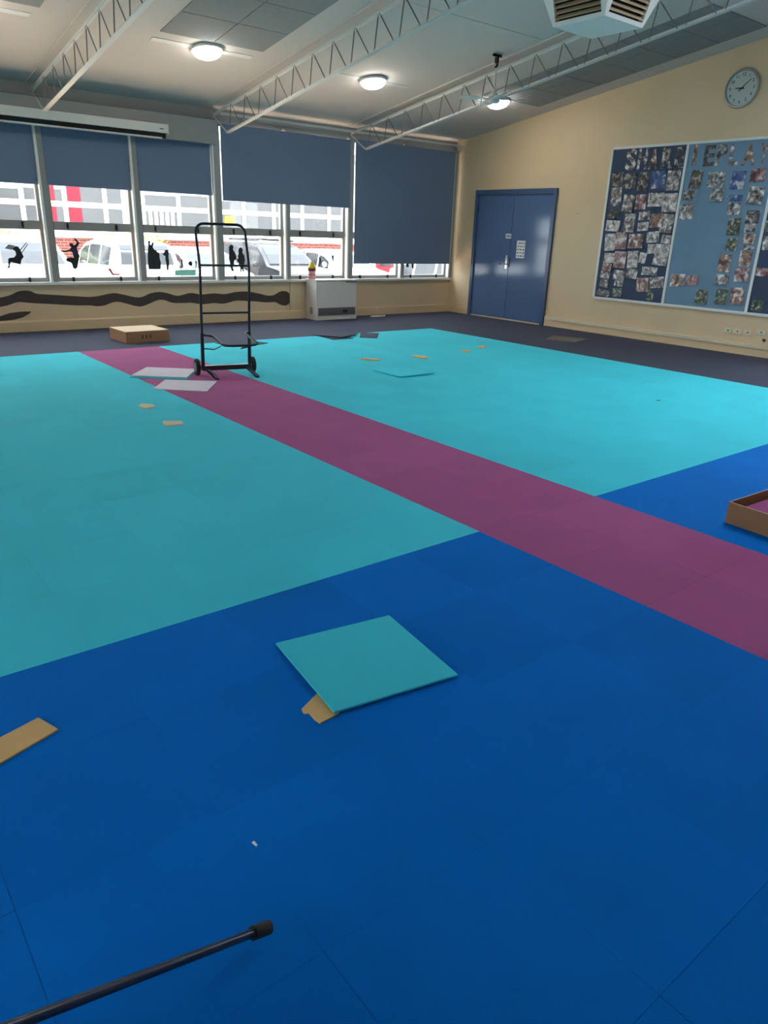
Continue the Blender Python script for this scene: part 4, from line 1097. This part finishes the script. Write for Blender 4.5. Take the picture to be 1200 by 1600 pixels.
# cars
def car(x, y, rz, m, label, kind='suv'):
    t = empty('parked_car', (x, y, -0.6), rz, label, 'car', 'parked cars outside the windows')
    W = 0.90
    if kind == 'suv':
        st = [(-2.26,0.55,0.60,0.80),(-2.22,0.92,0.98,0.86),(-2.10,1.02,1.42,0.89),(-1.85,1.03,1.60,0.90),(-1.2,1.02,1.66,0.90),(-0.3,1.00,1.67,0.90),(0.35,0.98,1.58,0.90),(0.75,0.97,1.33,0.90),(1.15,0.96,1.02,0.90),(1.75,0.92,0.95,0.89),(2.12,0.80,0.84,0.84),(2.27,0.52,0.56,0.76)]
    else:
        st = [(-2.15,0.55,0.58,0.78),(-2.10,0.88,0.94,0.83),(-1.95,0.96,1.16,0.86),(-1.55,0.97,1.40,0.87),(-0.9,0.96,1.48,0.87),(-0.2,0.94,1.48,0.87),(0.35,0.92,1.36,0.87),(0.80,0.91,1.10,0.87),(1.10,0.90,0.94,0.87),(1.7,0.82,0.85,0.85),(2.02,0.70,0.73,0.80),(2.15,0.48,0.50,0.72)]
    def ring(s):
        y_, zb_, zr_, w_ = s
        tum = min(1.0, max(0.0, (zr_-zb_)/0.65))
        wr = w_*(1-0.20*tum)
        zb2 = zb_*0.80
        half = [(w_*0.88,0.22),(w_*0.98,0.40),(w_,zb2),(w_*0.975,zb_),(wr,zr_-0.05*tum),(wr*0.86,zr_)]
        return [(a,y_,b) for a, b in half] + [(-a,y_,b) for a, b in reversed(half)]
    rings = [ring(s) for s in st]
    n_ = 12
    vs = [v for r in rings for v in r]
    fs = []
    for i in range(len(rings)-1):
        for j in range(n_):
            fs.append((i*n_+j, i*n_+(j+1)%n_, (i+1)*n_+(j+1)%n_, (i+1)*n_+j))
    fs += [tuple(range(n_-1,-1,-1)), tuple(range((len(rings)-1)*n_, len(rings)*n_))]
    body = MB().add(vs, fs).build('body', m, t, smooth=True)
    def interp(y_):
        for a, b in zip(st, st[1:]):
            if a[0] <= y_ <= b[0]:
                u = (y_-a[0])/(b[0]-a[0]); return tuple(a[k]+(b[k]-a[k])*u for k in range(4))
        return st[-1]
    def sidept(y_, u, s, o=0.008):
        q = interp(y_); r = ring(q)
        p, k = r[3], r[4]
        return ((p[0]+(k[0]-p[0])*u + o)*s, y_, p[2]+(k[2]-p[2])*u)
    spans = [(-1.75,-1.05),(-0.95,-0.10),(-0.02,0.62)] if kind == 'suv' else [(-1.45,-0.85),(-0.77,-0.02),(0.06,0.66)]
    for s in (-1, 1):
        for (a, b) in spans:
            ys_ = [a+(b-a)*q/4 for q in range(5)]
            lo = [sidept(v, 0.06, s) for v in ys_]; hi = [sidept(v, 0.86, s) for v in ys_]
            lo2 = [sidept(v, 0.06, s, -0.01) for v in ys_]; hi2 = [sidept(v, 0.86, s, -0.01) for v in ys_]
            k = 5
            fs = [(i,i+1,k+i+1,k+i) for i in range(4)] + [(2*k+i,2*k+i+1,3*k+i+1,3*k+i) for i in range(4)] + [(i,i+1,2*k+i+1,2*k+i) for i in range(4)] + [(k+i,k+i+1,3*k+i+1,3*k+i) for i in range(4)] + [(0,k,3*k,2*k),(k-1,2*k-1,4*k-1,3*k-1)]
            MB().add(lo+hi+lo2+hi2, fs).build('side_window', 'car_glass', t)
    def endglass(ya, yb, name, front):
        # between a low station and a high station, across the car
        rows = []
        for q in range(5):
            v = ya+(yb-ya)*q/4
            qd = interp(v); r = ring(qd)
            rows.append((v, r[5][0]*0.98, r[5][2]))
        dy = 0.012 if front else -0.012
        vs_ = []
        for (v, hw_, z_) in rows:
            vs_ += [(-hw_, v+dy, z_+0.010), (hw_, v+dy, z_+0.010), (-hw_, v-dy, z_-0.01), (hw_, v-dy, z_-0.01)]
        fs_ = []
        for q in range(4):
            o = q*4; p_ = o+4
            fs_ += [(o,o+1,p_+1,p_),(o+2,o+3,p_+3,p_+2),(o,o+2,p_+2,p_),(o+1,o+3,p_+3,p_+1)]
        fs_ += [(0,1,3,2),(16,17,19,18)]
        MB().add(vs_, fs_).build(name, 'car_glass', t)
    if kind == 'suv':
        endglass(1.08, 0.42, 'windscreen', True); endglass(-2.19, -1.92, 'rear_window', False)
    else:
        endglass(1.04, 0.42, 'windscreen', True); endglass(-2.03, -1.60, 'rear_window', False)
    for s in (-1, 1):
        MB().lathe([(0.02,-0.05),(0.06,-0.04),(0.09,0.0),(0.07,0.05),(0.02,0.06)], (s*1.0, 0.68, 1.05), axis='y', n=12).build('mirror', m, t, smooth=True)
        MB().box(s*0.55-0.14, s*0.55+0.14, 2.06, 2.17, 0.62, 0.74).build('headlamp', 'far_blind', t, bevel=0.02)
        MB().box(s*0.76-0.08, s*0.76+0.08, -2.27, -2.15, 0.42, 0.62).build('tail_lamp', 'tail_red', t, bevel=0.02)
        for wy in (-1.35, 1.35):
            wh = MB().lathe([(0.22,-0.09),(0.31,-0.10),(0.335,-0.07),(0.335,0.07),(0.31,0.10),(0.22,0.09)], (s*0.82, wy, 0.335), axis='x', n=24).build('wheel', 'tyre', t, smooth=True)
            MB().lathe([(0.05,-0.11),(0.21,-0.10),(0.21,0.10),(0.05,0.11)], (s*0.82, wy, 0.335), axis='x', n=16).build('hubcap', 'chrome', wh, smooth=True)
    return t
PI = math.pi
FY = 21.2
car(5.0, FY, PI, 'car_white', 'white car parked farthest left behind the swinging silhouette')
car(7.55, FY+0.3, 0.0, 'car_white', 'white wagon parked tail first behind the leaping silhouette')
car(9.85, FY, PI, 'car_silver', 'silver car parked behind the stump silhouette group', 'hatch')
c4 = car(12.35, FY, PI, 'car_dark', 'dark grey four-wheel drive with roof rack behind the trolley')
for s in (-1, 1):
    MB().tube([(s*0.62, -1.7, 1.72), (s*0.62, 0.2, 1.72)], 0.025, 8).build('rack_rail', 'dark_metal', c4)
for yy in (-1.5, -0.8, -0.1):
    MB().box(-0.66, 0.66, yy-0.03, yy+0.03, 1.735, 1.76).build('rack_bar', 'dark_metal', c4)
car(14.85, FY, PI, 'car_white', 'white car parked behind the pencil bollard', 'hatch')
car(18.0, FY, 0.0, 'car_red', 'red hatchback parked beyond the longest blind', 'hatch')
car(15.0, 16.55, 0.1, 'car_white', 'white car parked nearest the longest blind', 'hatch')
car(20.6, FY-0.5, PI, 'car_dark', 'dark car parked farthest right', 'hatch')
car(2.5, FY, PI, 'car_silver', 'silver car parked out of the picture to the left', 'hatch')

# striped ornament on the heater
t = empty('pencil_ornament', (7.255, 11.13, 0.675), label='striped pencil shaped ornament with yellow point on the wall heater', cat='ornament')
MB().lathe([(0.060,0.0),(0.064,0.01),(0.064,0.075),(0.058,0.08),(0.058,0.125),(0.062,0.13),(0.062,0.135)], n=18).build('body', 'pencil_pink', t, smooth=True)
MB().lathe([(0.066,0.072),(0.066,0.082)], n=18).build('ring', 'pencil_maroon', t, smooth=True)
MB().lathe([(0.064,0.135),(0.068,0.14),(0.068,0.175),(0.062,0.18)], n=18).build('band', 'pencil_maroon', t, smooth=True)
MB().lathe([(0.070,0.18),(0.072,0.19),(0.062,0.21),(0.030,0.275),(0.010,0.30)], n=18).build('point', 'pencil_yellow', t, smooth=True)
